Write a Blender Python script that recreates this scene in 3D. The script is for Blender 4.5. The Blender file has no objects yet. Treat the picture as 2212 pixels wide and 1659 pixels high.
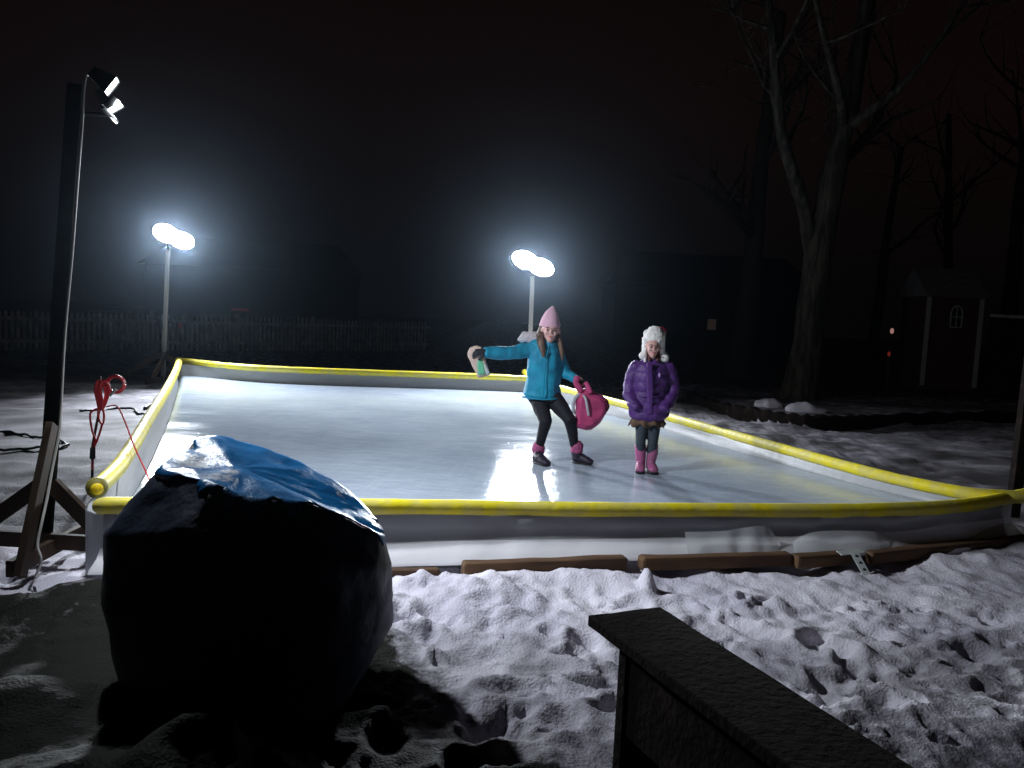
import bpy, bmesh, math, random
import numpy as np
from mathutils import Vector, Matrix
R = math.radians
S = bpy.context.scene

# ------------------------------------------------------------------ camera
F, HY, ROLL, HC = 840.0, 306.0, R(2.7), 1.6
_pitch = math.atan((384 - HY) * math.cos(ROLL) / F)
_fwd = Vector((0, math.cos(_pitch), -math.sin(_pitch)))
_up0 = Vector((1, 0, 0)).cross(_fwd)
_R = math.cos(ROLL) * Vector((1, 0, 0)) + math.sin(ROLL) * _up0
_U = -math.sin(ROLL) * Vector((1, 0, 0)) + math.cos(ROLL) * _up0
EYE = Vector((0, 0, HC))
cd = bpy.data.cameras.new('camera'); cam = bpy.data.objects.new('camera', cd)
S.collection.objects.link(cam); S.camera = cam
m = Matrix.Identity(4)
for i in range(3):
    m[i][0] = _R[i]; m[i][1] = _U[i]; m[i][2] = -_fwd[i]; m[i][3] = EYE[i]
cam.matrix_world = m
cd.sensor_width = 36; cd.lens = F / 1024 * 36; cd.clip_start = 0.05; cd.clip_end = 500

def atY(px, py, Y):
    "measured photo position (1024 wide) at depth Y -> world point"
    d = _fwd * F + _R * (px - 512) + _U * (384 - py)
    return EYE + d * (Y / d.y)
def atZ(px, py, z):
    d = _fwd * F + _R * (px - 512) + _U * (384 - py)
    return EYE + d * ((z - HC) / d.z)
K = 1024 / 2212
def D(x, y, Y): return atY(x * K, y * K, Y)

# ------------------------------------------------------------------ night sky
w = bpy.data.worlds.new('World'); S.world = w; w.use_nodes = True
nt = w.node_tree; bg = nt.nodes['Background']
tc = nt.nodes.new('ShaderNodeTexCoord'); sp = nt.nodes.new('ShaderNodeSeparateXYZ')
cr = nt.nodes.new('ShaderNodeValToRGB'); nt.links.new(tc.outputs['Generated'], sp.inputs[0])
nt.links.new(sp.outputs['Z'], cr.inputs[0]); nt.links.new(cr.outputs[0], bg.inputs[0])
cr.color_ramp.elements[0].position = 0.02; cr.color_ramp.elements[0].color = (0.0010, 0.0008, 0.0009, 1)
cr.color_ramp.elements[1].position = 0.7; cr.color_ramp.elements[1].color = (0.0022, 0.0013, 0.0013, 1)
e_ = cr.color_ramp.elements.new(.22); e_.color = (0.0036, 0.0018, 0.0015, 1)
bg.inputs[1].default_value = 1.0
S.view_settings.view_transform = 'Standard'; S.view_settings.look = 'None'
S.view_settings.exposure = 0; S.view_settings.gamma = 1
S.cycles.volume_step_rate = 4 if hasattr(S.cycles, 'volume_step_rate') else 1
S.cycles.max_bounces = 8; S.cycles.volume_bounces = 0
S.cycles.sample_clamp_indirect = 3.0
S.cycles.use_denoising = True
LAMP_W = 210.0          # watts of each flood lamp head

# ------------------------------------------------------------------ helpers
col = S.collection
def tag(o, label=None, cat=None, group=None, kind=None):
    if label: o['label'] = label
    if cat: o['category'] = cat
    if group: o['group'] = group
    if kind: o['kind'] = kind
    return o
def empty(name, loc, label, cat, group=None):
    o = bpy.data.objects.new(name, None); col.objects.link(o); o.location = loc
    o.empty_display_size = 0.1
    return tag(o, label, cat, group)
def link(name, me, mat=None, parent=None, smooth=True):
    if mat is not None: me.materials.clear(); me.materials.append(mat)
    o = bpy.data.objects.new(name, me); col.objects.link(o)
    if smooth:
        me.polygons.foreach_set('use_smooth', [True] * len(me.polygons))
    if parent is not None:
        o.parent = parent
        if parent.parent is None: inv = Vector(parent.location)
        else: inv = Vector(parent.location) + Vector(parent.parent.location)
        o.location = -inv          # meshes are written in world coordinates
    me.update()
    return o
def out(name, bm, mat, parent=None, smooth=True):
    bmesh.ops.recalc_face_normals(bm, faces=bm.faces)
    me = bpy.data.meshes.new(name); bm.to_mesh(me); bm.free()
    return link(name, me, mat, parent, smooth)
def center_on(o, p):
    "move the origin of a top-level mesh to p"
    p = Vector(p); o.data.transform(Matrix.Translation(-p)); o.location = p
    return o

def frame(d, side=None):
    d = d.normalized()
    if side is None: side = Vector((0, 0, 1)) if abs(d.z) < 0.9 else Vector((0, 1, 0))
    a = side - d * side.dot(d)
    if a.length < 1e-6: a = d.orthogonal()
    a.normalize(); return a, d.cross(a)
RS = 1.0   # radius scale used while the figures are built
def loft(bm, secs, side=None, n=16, cap=True, ck=1.0):
    "secs: (centre, ra, rb); elliptical closed tube with rounded ends; ra is along `side`"
    secs = [(Vector(c), a * RS, b * RS) for c, a, b in secs]
    N = len(secs); dirs = []
    for i in range(N):
        a = secs[max(i - 1, 0)][0]; b = secs[min(i + 1, N - 1)][0]
        dirs.append((b - a).normalized())
    full = []
    if cap:
        c, a, b = secs[0]; q = min(a, b) * ck
        full += [(c - dirs[0] * q * .6, a * .12, b * .12, dirs[0]), (c - dirs[0] * q * .45, a * .62, b * .62, dirs[0])]
    for (c, a, b), d in zip(secs, dirs): full.append((c, a, b, d))
    if cap:
        c, a, b = secs[-1]; q = min(a, b) * ck
        full += [(c + dirs[-1] * q * .45, a * .62, b * .62, dirs[-1]), (c + dirs[-1] * q * .6, a * .12, b * .12, dirs[-1])]
    rings = []; prev = None
    for c, a, b, d in full:
        u, v = frame(d, side if side is not None else prev); prev = u if side is None else None
        rings.append([bm.verts.new(c + u * (math.cos(2 * math.pi * k / n) * a) + v * (math.sin(2 * math.pi * k / n) * b)) for k in range(n)])
    for r0, r1 in zip(rings, rings[1:]):
        for k in range(n): bm.faces.new((r0[k], r0[(k + 1) % n], r1[(k + 1) % n], r1[k]))
    bm.faces.new(rings[0][::-1]); bm.faces.new(rings[-1])
def tube(bm, pts, r, n=8, cap=True):
    rr = r if hasattr(r, '__len__') else [r] * len(pts)
    loft(bm, [(p, q, q) for p, q in zip(pts, rr)], None, n, cap)
def catmull(P, k=8, closed=False):
    P = [Vector(p) for p in P]; o = []; n = len(P)
    rng = range(n) if closed else range(n - 1)
    for i in rng:
        if closed: a, b, c, d = P[i - 1], P[i], P[(i + 1) % n], P[(i + 2) % n]
        else: a, b, c, d = P[max(i - 1, 0)], P[i], P[i + 1], P[min(i + 2, n - 1)]
        for j in range(k):
            t = j / k
            o.append(.5 * ((2 * b) + (c - a) * t + (2 * a - 5 * b + 4 * c - d) * t * t + (3 * b - a - 3 * c + d) * t ** 3))
    if not closed: o.append(P[-1])
    return o
def box(bm, c, sx, sy, sz, rot=None, bev=0.004):
    M = Matrix.Translation(Vector(c)) @ (rot.to_4x4() if rot is not None else Matrix.Identity(4)) @ Matrix.Diagonal((sx, sy, sz, 1))
    r = bmesh.ops.create_cube(bm, size=1.0, matrix=M)
    if bev > 0:
        es = list({e for v in r['verts'] for e in v.link_edges})
        bmesh.ops.bevel(bm, geom=es, offset=bev, segments=2, affect='EDGES', profile=.5)
def beam(bm, a, b, wd, th, up=Vector((0, 0, 1)), bev=0.003):
    "board from a to b, wd measured across, th along `up`"
    a = Vector(a); b = Vector(b); x = (b - a).normalized()
    z = (Vector(up) - x * Vector(up).dot(x)); z.normalize(); y = z.cross(x)
    rot = Matrix((x, y, z)).transposed()
    box(bm, (a + b) / 2, (b - a).length, wd, th, rot, bev)
def ball(bm, c, rx, ry=None, rz=None, rot=None, u=18, v=12):
    ry = (ry or rx) * RS; rz = (rz or rx) * RS; rx = rx * RS
    M = Matrix.Translation(Vector(c)) @ (rot.to_4x4() if rot is not None else Matrix.Identity(4)) @ Matrix.Diagonal((rx, ry, rz, 1))
    bmesh.ops.create_uvsphere(bm, u_segments=u, v_segments=v, radius=1, matrix=M)
def slab(bm, pts, thick):
    "closed extrusion of an outline (front at its own depth) by thick along +Y, tapered at its edge"
    c = sum((Vector(p) for p in pts), Vector()) / len(pts)
    def ring(k, dy): return [bm.verts.new(c + (Vector(p) - c) * k + Vector((0, dy, 0))) for p in pts]
    rs = [ring(.72, 0), ring(.93, thick * .18), ring(1, thick * .5), ring(.93, thick * .82), ring(.72, thick)]
    n = len(pts)
    for a, b in zip(rs, rs[1:]):
        for k in range(n): bm.faces.new((a[k], a[(k + 1) % n], b[(k + 1) % n], b[k]))
    bm.faces.new(rs[0][::-1]); bm.faces.new(rs[-1])
def fuse(name, bm, mat, parent, vox=.008, smooth=4, fn=None):
    "merge overlapping closed shapes into one continuous skin"
    bmesh.ops.recalc_face_normals(bm, faces=bm.faces)
    me = bpy.data.meshes.new(name); bm.to_mesh(me); bm.free()
    t = bpy.data.objects.new('tmp', me); col.objects.link(t)
    md = t.modifiers.new('r', 'REMESH'); md.mode = 'VOXEL'; md.voxel_size = vox
    if smooth:
        sm = t.modifiers.new('s', 'SMOOTH'); sm.iterations = smooth; sm.factor = .5
    dg = bpy.context.evaluated_depsgraph_get(); dg.update()
    m2 = bpy.data.meshes.new_from_object(t.evaluated_get(dg)); m2.name = name
    bpy.data.objects.remove(t); bpy.data.meshes.remove(me)
    if fn is not None:
        n = len(m2.vertices); co = np.empty(n * 3); m2.vertices.foreach_get('co', co); co = co.reshape(-1, 3)
        no = np.empty(n * 3); m2.vertices.foreach_get('normal', no); no = no.reshape(-1, 3)
        m2.vertices.foreach_set('co', (co + no * fn(co)[:, None]).ravel())
    return link(name, m2, mat, parent)

# numpy gradient-like noise -----------------------------------------------
_rs = np.random.RandomState(7); _T = _rs.rand(256, 256)
def n2(x, y, s, o=0.0):
    x = np.asarray(x) / s + 37.3 + o; y = np.asarray(y) / s + 91.7 + o * 1.7
    xi = np.floor(x).astype(int); yi = np.floor(y).astype(int); fx = x - xi; fy = y - yi
    fx = fx * fx * fx * (fx * (fx * 6 - 15) + 10); fy = fy * fy * fy * (fy * (fy * 6 - 15) + 10)
    g = lambda a, b: _T[a % 256, b % 256]
    return (g(xi, yi) * (1 - fx) + g(xi + 1, yi) * fx) * (1 - fy) + (g(xi, yi + 1) * (1 - fx) + g(xi + 1, yi + 1) * fx) * fy - .5
def n3(co, s, o=0):
    return (n2(co[:, 0], co[:, 1], s, o) + n2(co[:, 1], co[:, 2], s, o + 3.1) + n2(co[:, 2], co[:, 0], s, o + 7.7)) / 1.5
def displace(o, fn):
    me = o.data; n = len(me.vertices); co = np.empty(n * 3); me.vertices.foreach_get('co', co); co = co.reshape(-1, 3)
    no = np.empty(n * 3); me.vertices.foreach_get('normal', no); no = no.reshape(-1, 3)
    me.vertices.foreach_set('co', (co + no * fn(co)[:, None]).ravel()); me.update()

# ------------------------------------------------------------------ materials
def mat(name, c, rough=.6, spec=.3, metal=0, var=None, vscale=8, bump=0, bscale=30, coat=0, sheen=0, sub=0, emis=None, es=0, stretch=None, lo=.42, hi=.62, bdist=.01):
    m = bpy.data.materials.new(name); m.use_nodes = True; t = m.node_tree; b = t.nodes['Principled BSDF']
    b.inputs['Base Color'].default_value = (*c, 1); b.inputs['Roughness'].default_value = rough
    b.inputs['Specular IOR Level'].default_value = spec; b.inputs['Metallic'].default_value = metal
    b.inputs['Coat Weight'].default_value = coat; b.inputs['Sheen Weight'].default_value = sheen
    if sub:
        b.inputs['Subsurface Weight'].default_value = sub; b.inputs['Subsurface Radius'].default_value = (.02, .01, .008)
    co = t.nodes.new('ShaderNodeTexCoord'); mp = t.nodes.new('ShaderNodeMapping')
    t.links.new(co.outputs['Object'], mp.inputs[0])
    if stretch: mp.inputs['Scale'].default_value = stretch
    if var:
        n = t.nodes.new('ShaderNodeTexNoise'); n.inputs['Scale'].default_value = vscale; n.inputs['Detail'].default_value = 6
        r = t.nodes.new('ShaderNodeValToRGB'); r.color_ramp.elements[0].position = lo; r.color_ramp.elements[1].position = hi
        r.color_ramp.elements[0].color = (*var, 1); r.color_ramp.elements[1].color = (*c, 1)
        t.links.new(mp.outputs[0], n.inputs['Vector']); t.links.new(n.outputs['Fac'], r.inputs[0]); t.links.new(r.outputs[0], b.inputs['Base Color'])
    if bump:
        n = t.nodes.new('ShaderNodeTexNoise'); n.inputs['Scale'].default_value = bscale; n.inputs['Detail'].default_value = 4
        bn = t.nodes.new('ShaderNodeBump'); bn.inputs['Strength'].default_value = bump; bn.inputs['Distance'].default_value = bdist
        t.links.new(mp.outputs[0], n.inputs['Vector']); t.links.new(n.outputs['Fac'], bn.inputs['Height']); t.links.new(bn.outputs[0], b.inputs['Normal'])
    if emis:
        b.inputs['Emission Color'].default_value = (*emis, 1); b.inputs['Emission Strength'].default_value = es
    return m
M = {}
M['wood'] = mat('weathered_wood', (.16, .10, .055), .75, var=(.07, .045, .03), vscale=6, stretch=(1, 1, .25), bump=.4, bscale=25)
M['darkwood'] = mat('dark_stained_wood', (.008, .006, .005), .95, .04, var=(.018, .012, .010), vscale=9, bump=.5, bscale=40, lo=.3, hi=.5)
M['nearwood'] = mat('dark_brown_wood', (.07, .042, .026), .7, var=(.04, .025, .016), vscale=6, stretch=(1, 1, .25), bump=.4, bscale=25)  # darker copy of the weathered wood, for the near stand
M['palecord'] = mat('pale_cord', (.60, .58, .54), .5)
M['shading'] = mat('shaded_tarp', (.018, .028, .062), .5, .3, bump=.6, bscale=9, bdist=.02)  # near-black navy stands in for shade on the heap's unlit sides
M['timber'] = mat('brown_timber', (.17, .095, .045), .8, var=(.09, .05, .03), vscale=5, stretch=(.3, 1, 1), bump=.4, bscale=22)
M['foam'] = mat('yellow_foam', (.84, .70, .015), .5, .35, var=(.70, .60, .12), vscale=7, bump=.25, bscale=14, bdist=.02)
M['foam_core'] = mat('yellow_foam_end', (.85, .60, .01), .5)
M['olive'] = mat('dark_foam_ring', (.20, .17, .03), .6)
M['black'] = mat('black_metal', (.02, .02, .022), .4, .4)
M['steel'] = mat('galvanised_steel', (.60, .64, .62), .4, .5, metal=.25, bump=.2, bscale=60)
M['red'] = mat('red_rubber_cord', (.55, .02, .03), .45, .4)
M['darkcord'] = mat('dark_cord', (.02, .02, .022), .5)
M['bark'] = mat('grey_bark', (.06, .054, .042), .9, .1, var=(.022, .02, .017), vscale=10, stretch=(1, 1, .2), bump=1, bscale=14, bdist=.05)
M['bark2'] = mat('dark_bark', (.03, .026, .022), .9, .1, bump=.8, bscale=12, stretch=(1, 1, .2))
M['picket'] = mat('weathered_white_paint', (.62, .62, .60), .8, .1, var=(.42, .42, .40), vscale=5)
M['white_trim'] = mat('white_trim_paint', (.28, .28, .27), .7)
M['roof'] = mat('grey_shingle', (.16, .16, .16), .9, var=(.1, .1, .1), vscale=14)
M['redwall'] = mat('dark_red_siding', (.05, .018, .016), .9)
M['darkwall'] = mat('dark_siding', (.012, .011, .011), .9)
M['paneD'] = mat('dark_glass', (.01, .012, .015), .08, .5)
M['skin'] = mat('skin', (.64, .38, .34), .6, .3, sub=.15)
M['pinkhat'] = mat('pink_knit', (.68, .40, .50), .9, .1, sheen=.3, bump=.8, bscale=120, bdist=.004, stretch=(1, 1, .35))
M['teal'] = mat('teal_fabric', (.010, .27, .42), .6, .3, var=(.008, .20, .33), vscale=10, bump=.5, bscale=22, bdist=.012)
M['leggings'] = mat('black_leggings', (.012, .012, .016), .7, .2, bump=.3, bscale=30)
M['boot'] = mat('dark_boot', (.025, .02, .035), .5, .4, bump=.3, bscale=50)
M['bootcuff'] = mat('pink_cuff', (.45, .09, .22), .7, var=(.22, .06, .14), vscale=40)
M['hair'] = mat('brown_hair', (.16, .09, .06), .5, .4, var=(.07, .04, .03), vscale=30, stretch=(1, 1, .15), bump=.8, bscale=90, bdist=.004)
M['hair2'] = mat('dark_brown_hair', (.10, .035, .03), .55, .3)
M['fur'] = mat('grey_fur', (.50, .45, .47), .95, .05, sheen=.4, bump=1, bscale=60, bdist=.01)
M['whitefur'] = mat('white_fur', (.80, .76, .75), .95, .05, sheen=.5, bump=1, bscale=55, bdist=.012)
M['redfur'] = mat('red_fleece', (.40, .01, .03), .9)
M['glove'] = mat('black_glove', (.015, .015, .02), .7, bump=.3, bscale=60)
M['pink'] = mat('pink_nylon', (.46, .055, .17), .6, .3, var=(.32, .035, .11), vscale=9, bump=.5, bscale=18, bdist=.012)
M['greystrap'] = mat('grey_webbing', (.42, .42, .46), .6, bump=.5, bscale=160)
M['maroon'] = mat('dark_maroon_mesh', (.07, .01, .02), .8, bump=.5, bscale=120)
M['beige'] = mat('beige_cloth', (.62, .45, .36), .8, var=(.50, .38, .34), vscale=10, bump=.4, bscale=30)
M['greenpatch'] = mat('green_print', (.12, .42, .26), .7)
M['greypl'] = mat('clear_grey_plastic', (.42, .46, .46), .2, .6)
M['purple'] = mat('purple_nylon', (.10, .035, .19), .5, .3, var=(.075, .025, .15), vscale=7, bump=.6, bscale=26, bdist=.012)
M['lilac'] = mat('lilac_embroidery', (.45, .28, .65), .7)
M['brownskirt'] = mat('brown_ruffle', (.12, .07, .045), .8, bump=.5, bscale=40)
M['tights'] = mat('charcoal_tights', (.035, .045, .06), .7, bump=.3, bscale=50)
M['pinkboot'] = mat('pink_rubber', (.40, .10, .25), .35, .4, var=(.30, .10, .20), vscale=16)
M['sole'] = mat('black_sole', (.015, .015, .018), .6)
M['eye'] = mat('dark_eye', (.04, .02, .02), .3)
M['brow'] = mat('brow', (.10, .05, .04), .8)
M['lip'] = mat('lip', (.55, .12, .12), .45)
M['whitepole'] = mat('pale_painted_wood', (.55, .52, .47), .6, var=(.42, .40, .37), vscale=8, stretch=(1, 1, .2))

def snow_mat():
    m = bpy.data.materials.new('snow'); m.use_nodes = True; t = m.node_tree; b = t.nodes['Principled BSDF']
    L = t.links; N = t.nodes.new
    at = N('ShaderNodeAttribute'); at.attribute_name = 'grass_shade'
    co = N('ShaderNodeTexCoord')
    n = N('ShaderNodeTexNoise'); n.inputs['Scale'].default_value = 5.5; n.inputs['Detail'].default_value = 8; n.inputs['Roughness'].default_value = .7
    L.new(co.outputs['Object'], n.inputs['Vector'])
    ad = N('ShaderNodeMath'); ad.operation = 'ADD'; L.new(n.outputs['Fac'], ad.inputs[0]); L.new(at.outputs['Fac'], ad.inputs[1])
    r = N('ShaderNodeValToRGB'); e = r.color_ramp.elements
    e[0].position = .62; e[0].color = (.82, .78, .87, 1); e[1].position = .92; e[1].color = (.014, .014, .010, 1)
    L.new(ad.outputs[0], r.inputs[0])
    n2_ = N('ShaderNodeTexNoise'); n2_.inputs['Scale'].default_value = 1.3; n2_.inputs['Detail'].default_value = 3; L.new(co.outputs['Object'], n2_.inputs['Vector'])
    r2 = N('ShaderNodeValToRGB'); r2.color_ramp.elements[0].color = (.72, .72, .76, 1); r2.color_ramp.elements[1].color = (1, 1, 1, 1)
    r2.color_ramp.elements[0].position = .35; r2.color_ramp.elements[1].position = .6
    L.new(n2_.outputs['Fac'], r2.inputs[0])
    mx = N('ShaderNodeMix'); mx.data_type = 'RGBA'; mx.blend_type = 'MULTIPLY'; mx.inputs['Factor'].default_value = 1
    th = N('ShaderNodeAttribute'); th.attribute_name = 'thin'  # thin snow, plus foreground lamp falloff put into the colour
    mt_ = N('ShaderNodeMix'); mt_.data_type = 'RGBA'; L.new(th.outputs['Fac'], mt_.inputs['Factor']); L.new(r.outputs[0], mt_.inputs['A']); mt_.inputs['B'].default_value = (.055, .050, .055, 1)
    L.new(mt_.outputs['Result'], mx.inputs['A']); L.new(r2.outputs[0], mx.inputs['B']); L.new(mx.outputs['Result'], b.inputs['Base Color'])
    b.inputs['Roughness'].default_value = .75; b.inputs['Specular IOR Level'].default_value = .2
    n3_ = N('ShaderNodeTexNoise'); n3_.inputs['Scale'].default_value = 75; n3_.inputs['Detail'].default_value = 6; L.new(co.outputs['Object'], n3_.inputs['Vector'])
    bn = N('ShaderNodeBump'); bn.inputs['Strength'].default_value = .5; bn.inputs['Distance'].default_value = .02
    L.new(n3_.outputs['Fac'], bn.inputs['Height']); L.new(bn.outputs[0], b.inputs['Normal'])
    return m
def ice_mat():
    m = bpy.data.materials.new('ice'); m.use_nodes = True; t = m.node_tree; b = t.nodes['Principled BSDF']; L = t.links; N = t.nodes.new
    co = N('ShaderNodeTexCoord')
    def noise(sc, det, ro=.5, st=None):
        mp = N('ShaderNodeMapping'); L.new(co.outputs['Object'], mp.inputs[0])
        if st: mp.inputs['Scale'].default_value = st
        n = N('ShaderNodeTexNoise'); n.inputs['Scale'].default_value = sc; n.inputs['Detail'].default_value = det; n.inputs['Roughness'].default_value = ro
        L.new(mp.outputs[0], n.inputs['Vector']); return n.outputs['Fac']
    def ramp(src, p0, c0, p1, c1):
        r = N('ShaderNodeValToRGB'); r.color_ramp.elements[0].position = p0; r.color_ramp.elements[0].color = (*c0, 1)
        r.color_ramp.elements[1].position = p1; r.color_ramp.elements[1].color = (*c1, 1); L.new(src, r.inputs[0]); return r.outputs[0]
    big = ramp(noise(.55, 5, .6), .35, (.36, .41, .49), .68, (.50, .56, .64))
    scr = ramp(noise(7, 8, .75, (.5, 2.2, 1)), .40, (.80, .82, .86), .62, (1, 1, 1))
    mx = N('ShaderNodeMix'); mx.data_type = 'RGBA'; mx.blend_type = 'MULTIPLY'; mx.inputs['Factor'].default_value = 1
    L.new(big, mx.inputs['A']); L.new(scr, mx.inputs['B']); last = mx
    for rot_, sc_, st_ in ((.5, 1.6, (1, 26, 1)), (-.9, 1.3, (1, 30, 1)), (1.7, 1.9, (1, 24, 1))):
        mp = N('ShaderNodeMapping'); mp.inputs['Rotation'].default_value = (0, 0, rot_); L.new(co.outputs['Object'], mp.inputs[0])
        mq = N('ShaderNodeMapping'); mq.inputs['Scale'].default_value = st_; L.new(mp.outputs[0], mq.inputs[0])
        n = N('ShaderNodeTexNoise'); n.inputs['Scale'].default_value = sc_; n.inputs['Detail'].default_value = 1; L.new(mq.outputs[0], n.inputs['Vector'])
        r = N('ShaderNodeValToRGB'); r.color_ramp.elements[0].position = .62; r.color_ramp.elements[0].color = (0, 0, 0, 1); r.color_ramp.elements[1].position = .65; r.color_ramp.elements[1].color = (.08, .08, .08, 1)
        L.new(n.outputs['Fac'], r.inputs[0])
        mz = N('ShaderNodeMix'); mz.data_type = 'RGBA'; L.new(r.outputs[0], mz.inputs['Factor']); L.new(last.outputs['Result'], mz.inputs['A']); mz.inputs['B'].default_value = (.72, .76, .82, 1); last = mz
    L.new(last.outputs['Result'], b.inputs['Base Color'])
    L.new(ramp(noise(1.6, 6, .65, (.7, 1.6, 1)), .38, (.05,) * 3, .66, (.13,) * 3), b.inputs['Roughness'])
    b.inputs['IOR'].default_value = 1.31; b.inputs['Specular IOR Level'].default_value = .5
    ad = N('ShaderNodeMath'); ad.operation = 'MULTIPLY_ADD'; ad.inputs[1].default_value = 1.8
    L.new(noise(26, 5, .65), ad.inputs[0]); L.new(noise(13, 2, .4), ad.inputs[2])
    bn = N('ShaderNodeBump'); bn.inputs['Strength'].default_value = .24; bn.inputs['Distance'].default_value = .0035
    L.new(ad.outputs[0], bn.inputs['Height']); L.new(bn.outputs[0], b.inputs['Normal'])
    return m
def film_mat(name, colr, transp, rough=.25, transl=.45):
    m = bpy.data.materials.new(name); m.use_nodes = True; t = m.node_tree; L = t.links; N = t.nodes.new
    b = t.nodes['Principled BSDF']; o = t.nodes['Material Output']
    b.inputs['Base Color'].default_value = (*colr, 1); b.inputs['Roughness'].default_value = rough
    tr = N('ShaderNodeBsdfTranslucent'); tr.inputs[0].default_value = (*colr, 1)
    m1 = N('ShaderNodeMixShader'); m1.inputs[0].default_value = transl; L.new(b.outputs[0], m1.inputs[1]); L.new(tr.outputs[0], m1.inputs[2])
    last = m1
    if transp:
        tp = N('ShaderNodeBsdfTransparent'); m2 = N('ShaderNodeMixShader'); m2.inputs[0].default_value = transp
        L.new(m1.outputs[0], m2.inputs[1]); L.new(tp.outputs[0], m2.inputs[2]); last = m2
    L.new(last.outputs[0], o.inputs['Surface'])
    co = N('ShaderNodeTexCoord'); n = N('ShaderNodeTexNoise'); n.inputs['Scale'].default_value = 12; n.inputs['Detail'].default_value = 4
    L.new(co.outputs['Object'], n.inputs['Vector']); bn = N('ShaderNodeBump'); bn.inputs['Strength'].default_value = .15; bn.inputs['Distance'].default_value = .02
    L.new(n.outputs['Fac'], bn.inputs['Height']); L.new(bn.outputs[0], b.inputs['Normal'])
    return m
def tarp_mat():
    m = bpy.data.materials.new('blue_tarp'); m.use_nodes = True; t = m.node_tree; b = t.nodes['Principled BSDF']; L = t.links; N = t.nodes.new
    co = N('ShaderNodeTexCoord')
    n = N('ShaderNodeTexNoise'); n.inputs['Scale'].default_value = 7; n.inputs['Detail'].default_value = 7; n.inputs['Roughness'].default_value = .65
    L.new(co.outputs['Object'], n.inputs['Vector'])
    at = N('ShaderNodeAttribute'); at.attribute_name = 'speckle'
    nf = N('ShaderNodeTexNoise'); nf.inputs['Scale'].default_value = 42; nf.inputs['Detail'].default_value = 8; nf.inputs['Roughness'].default_value = .75
    L.new(co.outputs['Object'], nf.inputs['Vector'])
    ad = N('ShaderNodeMath'); ad.operation = 'ADD'; L.new(nf.outputs['Fac'], ad.inputs[0]); L.new(at.outputs['Fac'], ad.inputs[1])
    rf = N('ShaderNodeValToRGB'); rf.color_ramp.elements[0].position = .82; rf.color_ramp.elements[1].position = 1.0; L.new(ad.outputs[0], rf.inputs[0])
    r = N('ShaderNodeValToRGB'); r.color_ramp.elements[0].position = .35; r.color_ramp.elements[1].position = .7
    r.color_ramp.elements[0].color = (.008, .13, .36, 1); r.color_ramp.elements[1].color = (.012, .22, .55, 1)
    L.new(n.outputs['Fac'], r.inputs[0])
    mx = N('ShaderNodeMix'); mx.data_type = 'RGBA'; L.new(rf.outputs[0], mx.inputs['Factor']); L.new(r.outputs[0], mx.inputs['A']); mx.inputs['B'].default_value = (.75, .76, .80, 1)
    L.new(mx.outputs['Result'], b.inputs['Base Color'])
    b.inputs['Roughness'].default_value = .32; b.inputs['Specular IOR Level'].default_value = .5
    bn = N('ShaderNodeBump'); bn.inputs['Strength'].default_value = .5; bn.inputs['Distance'].default_value = .02
    L.new(n.outputs['Fac'], bn.inputs['Height']); L.new(bn.outputs[0], b.inputs['Normal'])
    return m
M['snow'] = snow_mat(); M['ice'] = ice_mat(); M['tarp'] = tarp_mat()
M['liner'] = film_mat('white_liner', (.52, .53, .57), 0, .4, .25)
M['flap'] = film_mat('lit_snowy_liner', (.86, .84, .88), 0, .5, .1)  # liner copy brightened for lamp light on the flap, plus its snow
M['film'] = film_mat('clear_poly_sheet', (.75, .76, .78), .45, .12, .3)
M['glass'] = mat('lamp_glass', (.9, .95, 1), .3, emis=(.9, .97, 1), es=30)
M['rim'] = mat('glowing_lamp_rim', (.7, .9, .9), .3, emis=(.55, .95, .90), es=.9)
M['window_lit'] = mat('dim_lit_window', (.2, .15, .12), .5, emis=(.55, .38, .30), es=.025)
M['redglow'] = mat('red_glow', (.4, .02, .02), .5, emis=(1, .10, .07), es=.08)
M['pinkglow'] = mat('pink_glow', (.4, .1, .1), .5, emis=(1, .5, .45), es=.3)
M['redstrip'] = mat('red_strip_glow', (.3, .02, .02), .5, emis=(1, .3, .25), es=.018)

# ------------------------------------------------------------------ rink layout (measured)
ZN, ZI = .42, .20
near_px = [(97, 506), (230, 506), (370, 507), (480, 508), (593, 510), (720, 510.5), (856, 510.5), (953, 506.5), (1003, 499), (1036, 492)]
left_px = [(97, 487.5), (107, 479), (120, 465), (135, 442), (146, 423), (156, 407), (167.5, 388), (176, 371), (179, 362)]
far_px = [(177, 360), (225, 365.5), (275, 369), (365, 372.5), (454, 375.5), (525, 378.5), (534, 380)]
right_px = [(524, 371.5), (536, 381), (561, 388.5), (626, 405), (672, 418), (783, 449), (879, 475), (959, 492), (1007, 496.5), (1036, 497)]
NEAR = [atZ(x, y, z_) for (x, y), z_ in zip(near_px, (.40, .40, .38, .365, .35, .335, .32, .31, .305, .305))]; LEFT = [atZ(x, y, ZN) for x, y in left_px]
FAR = [atZ(x, y, ZN) for x, y in far_px]; RIGHT = [atZ(x, y, z_) for (x, y), z_ in zip(right_px[1:], (.41, .39, .37, .355, .335, .32, .315, .32, .32))]
RIGHT = [atZ(*right_px[0], ZN + .05)] + RIGHT
def NP(xd, yd, off):
    "point seen at (xd, yd), standing off metres in front of the near wall"
    Yv = 5.0
    for _ in range(12):
        p = D(xd, yd, Yv); Yv = float(np.interp(p.x, [q.x for q in NEAR], [q.y for q in NEAR])) - off
    return D(xd, yd, Yv)
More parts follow.
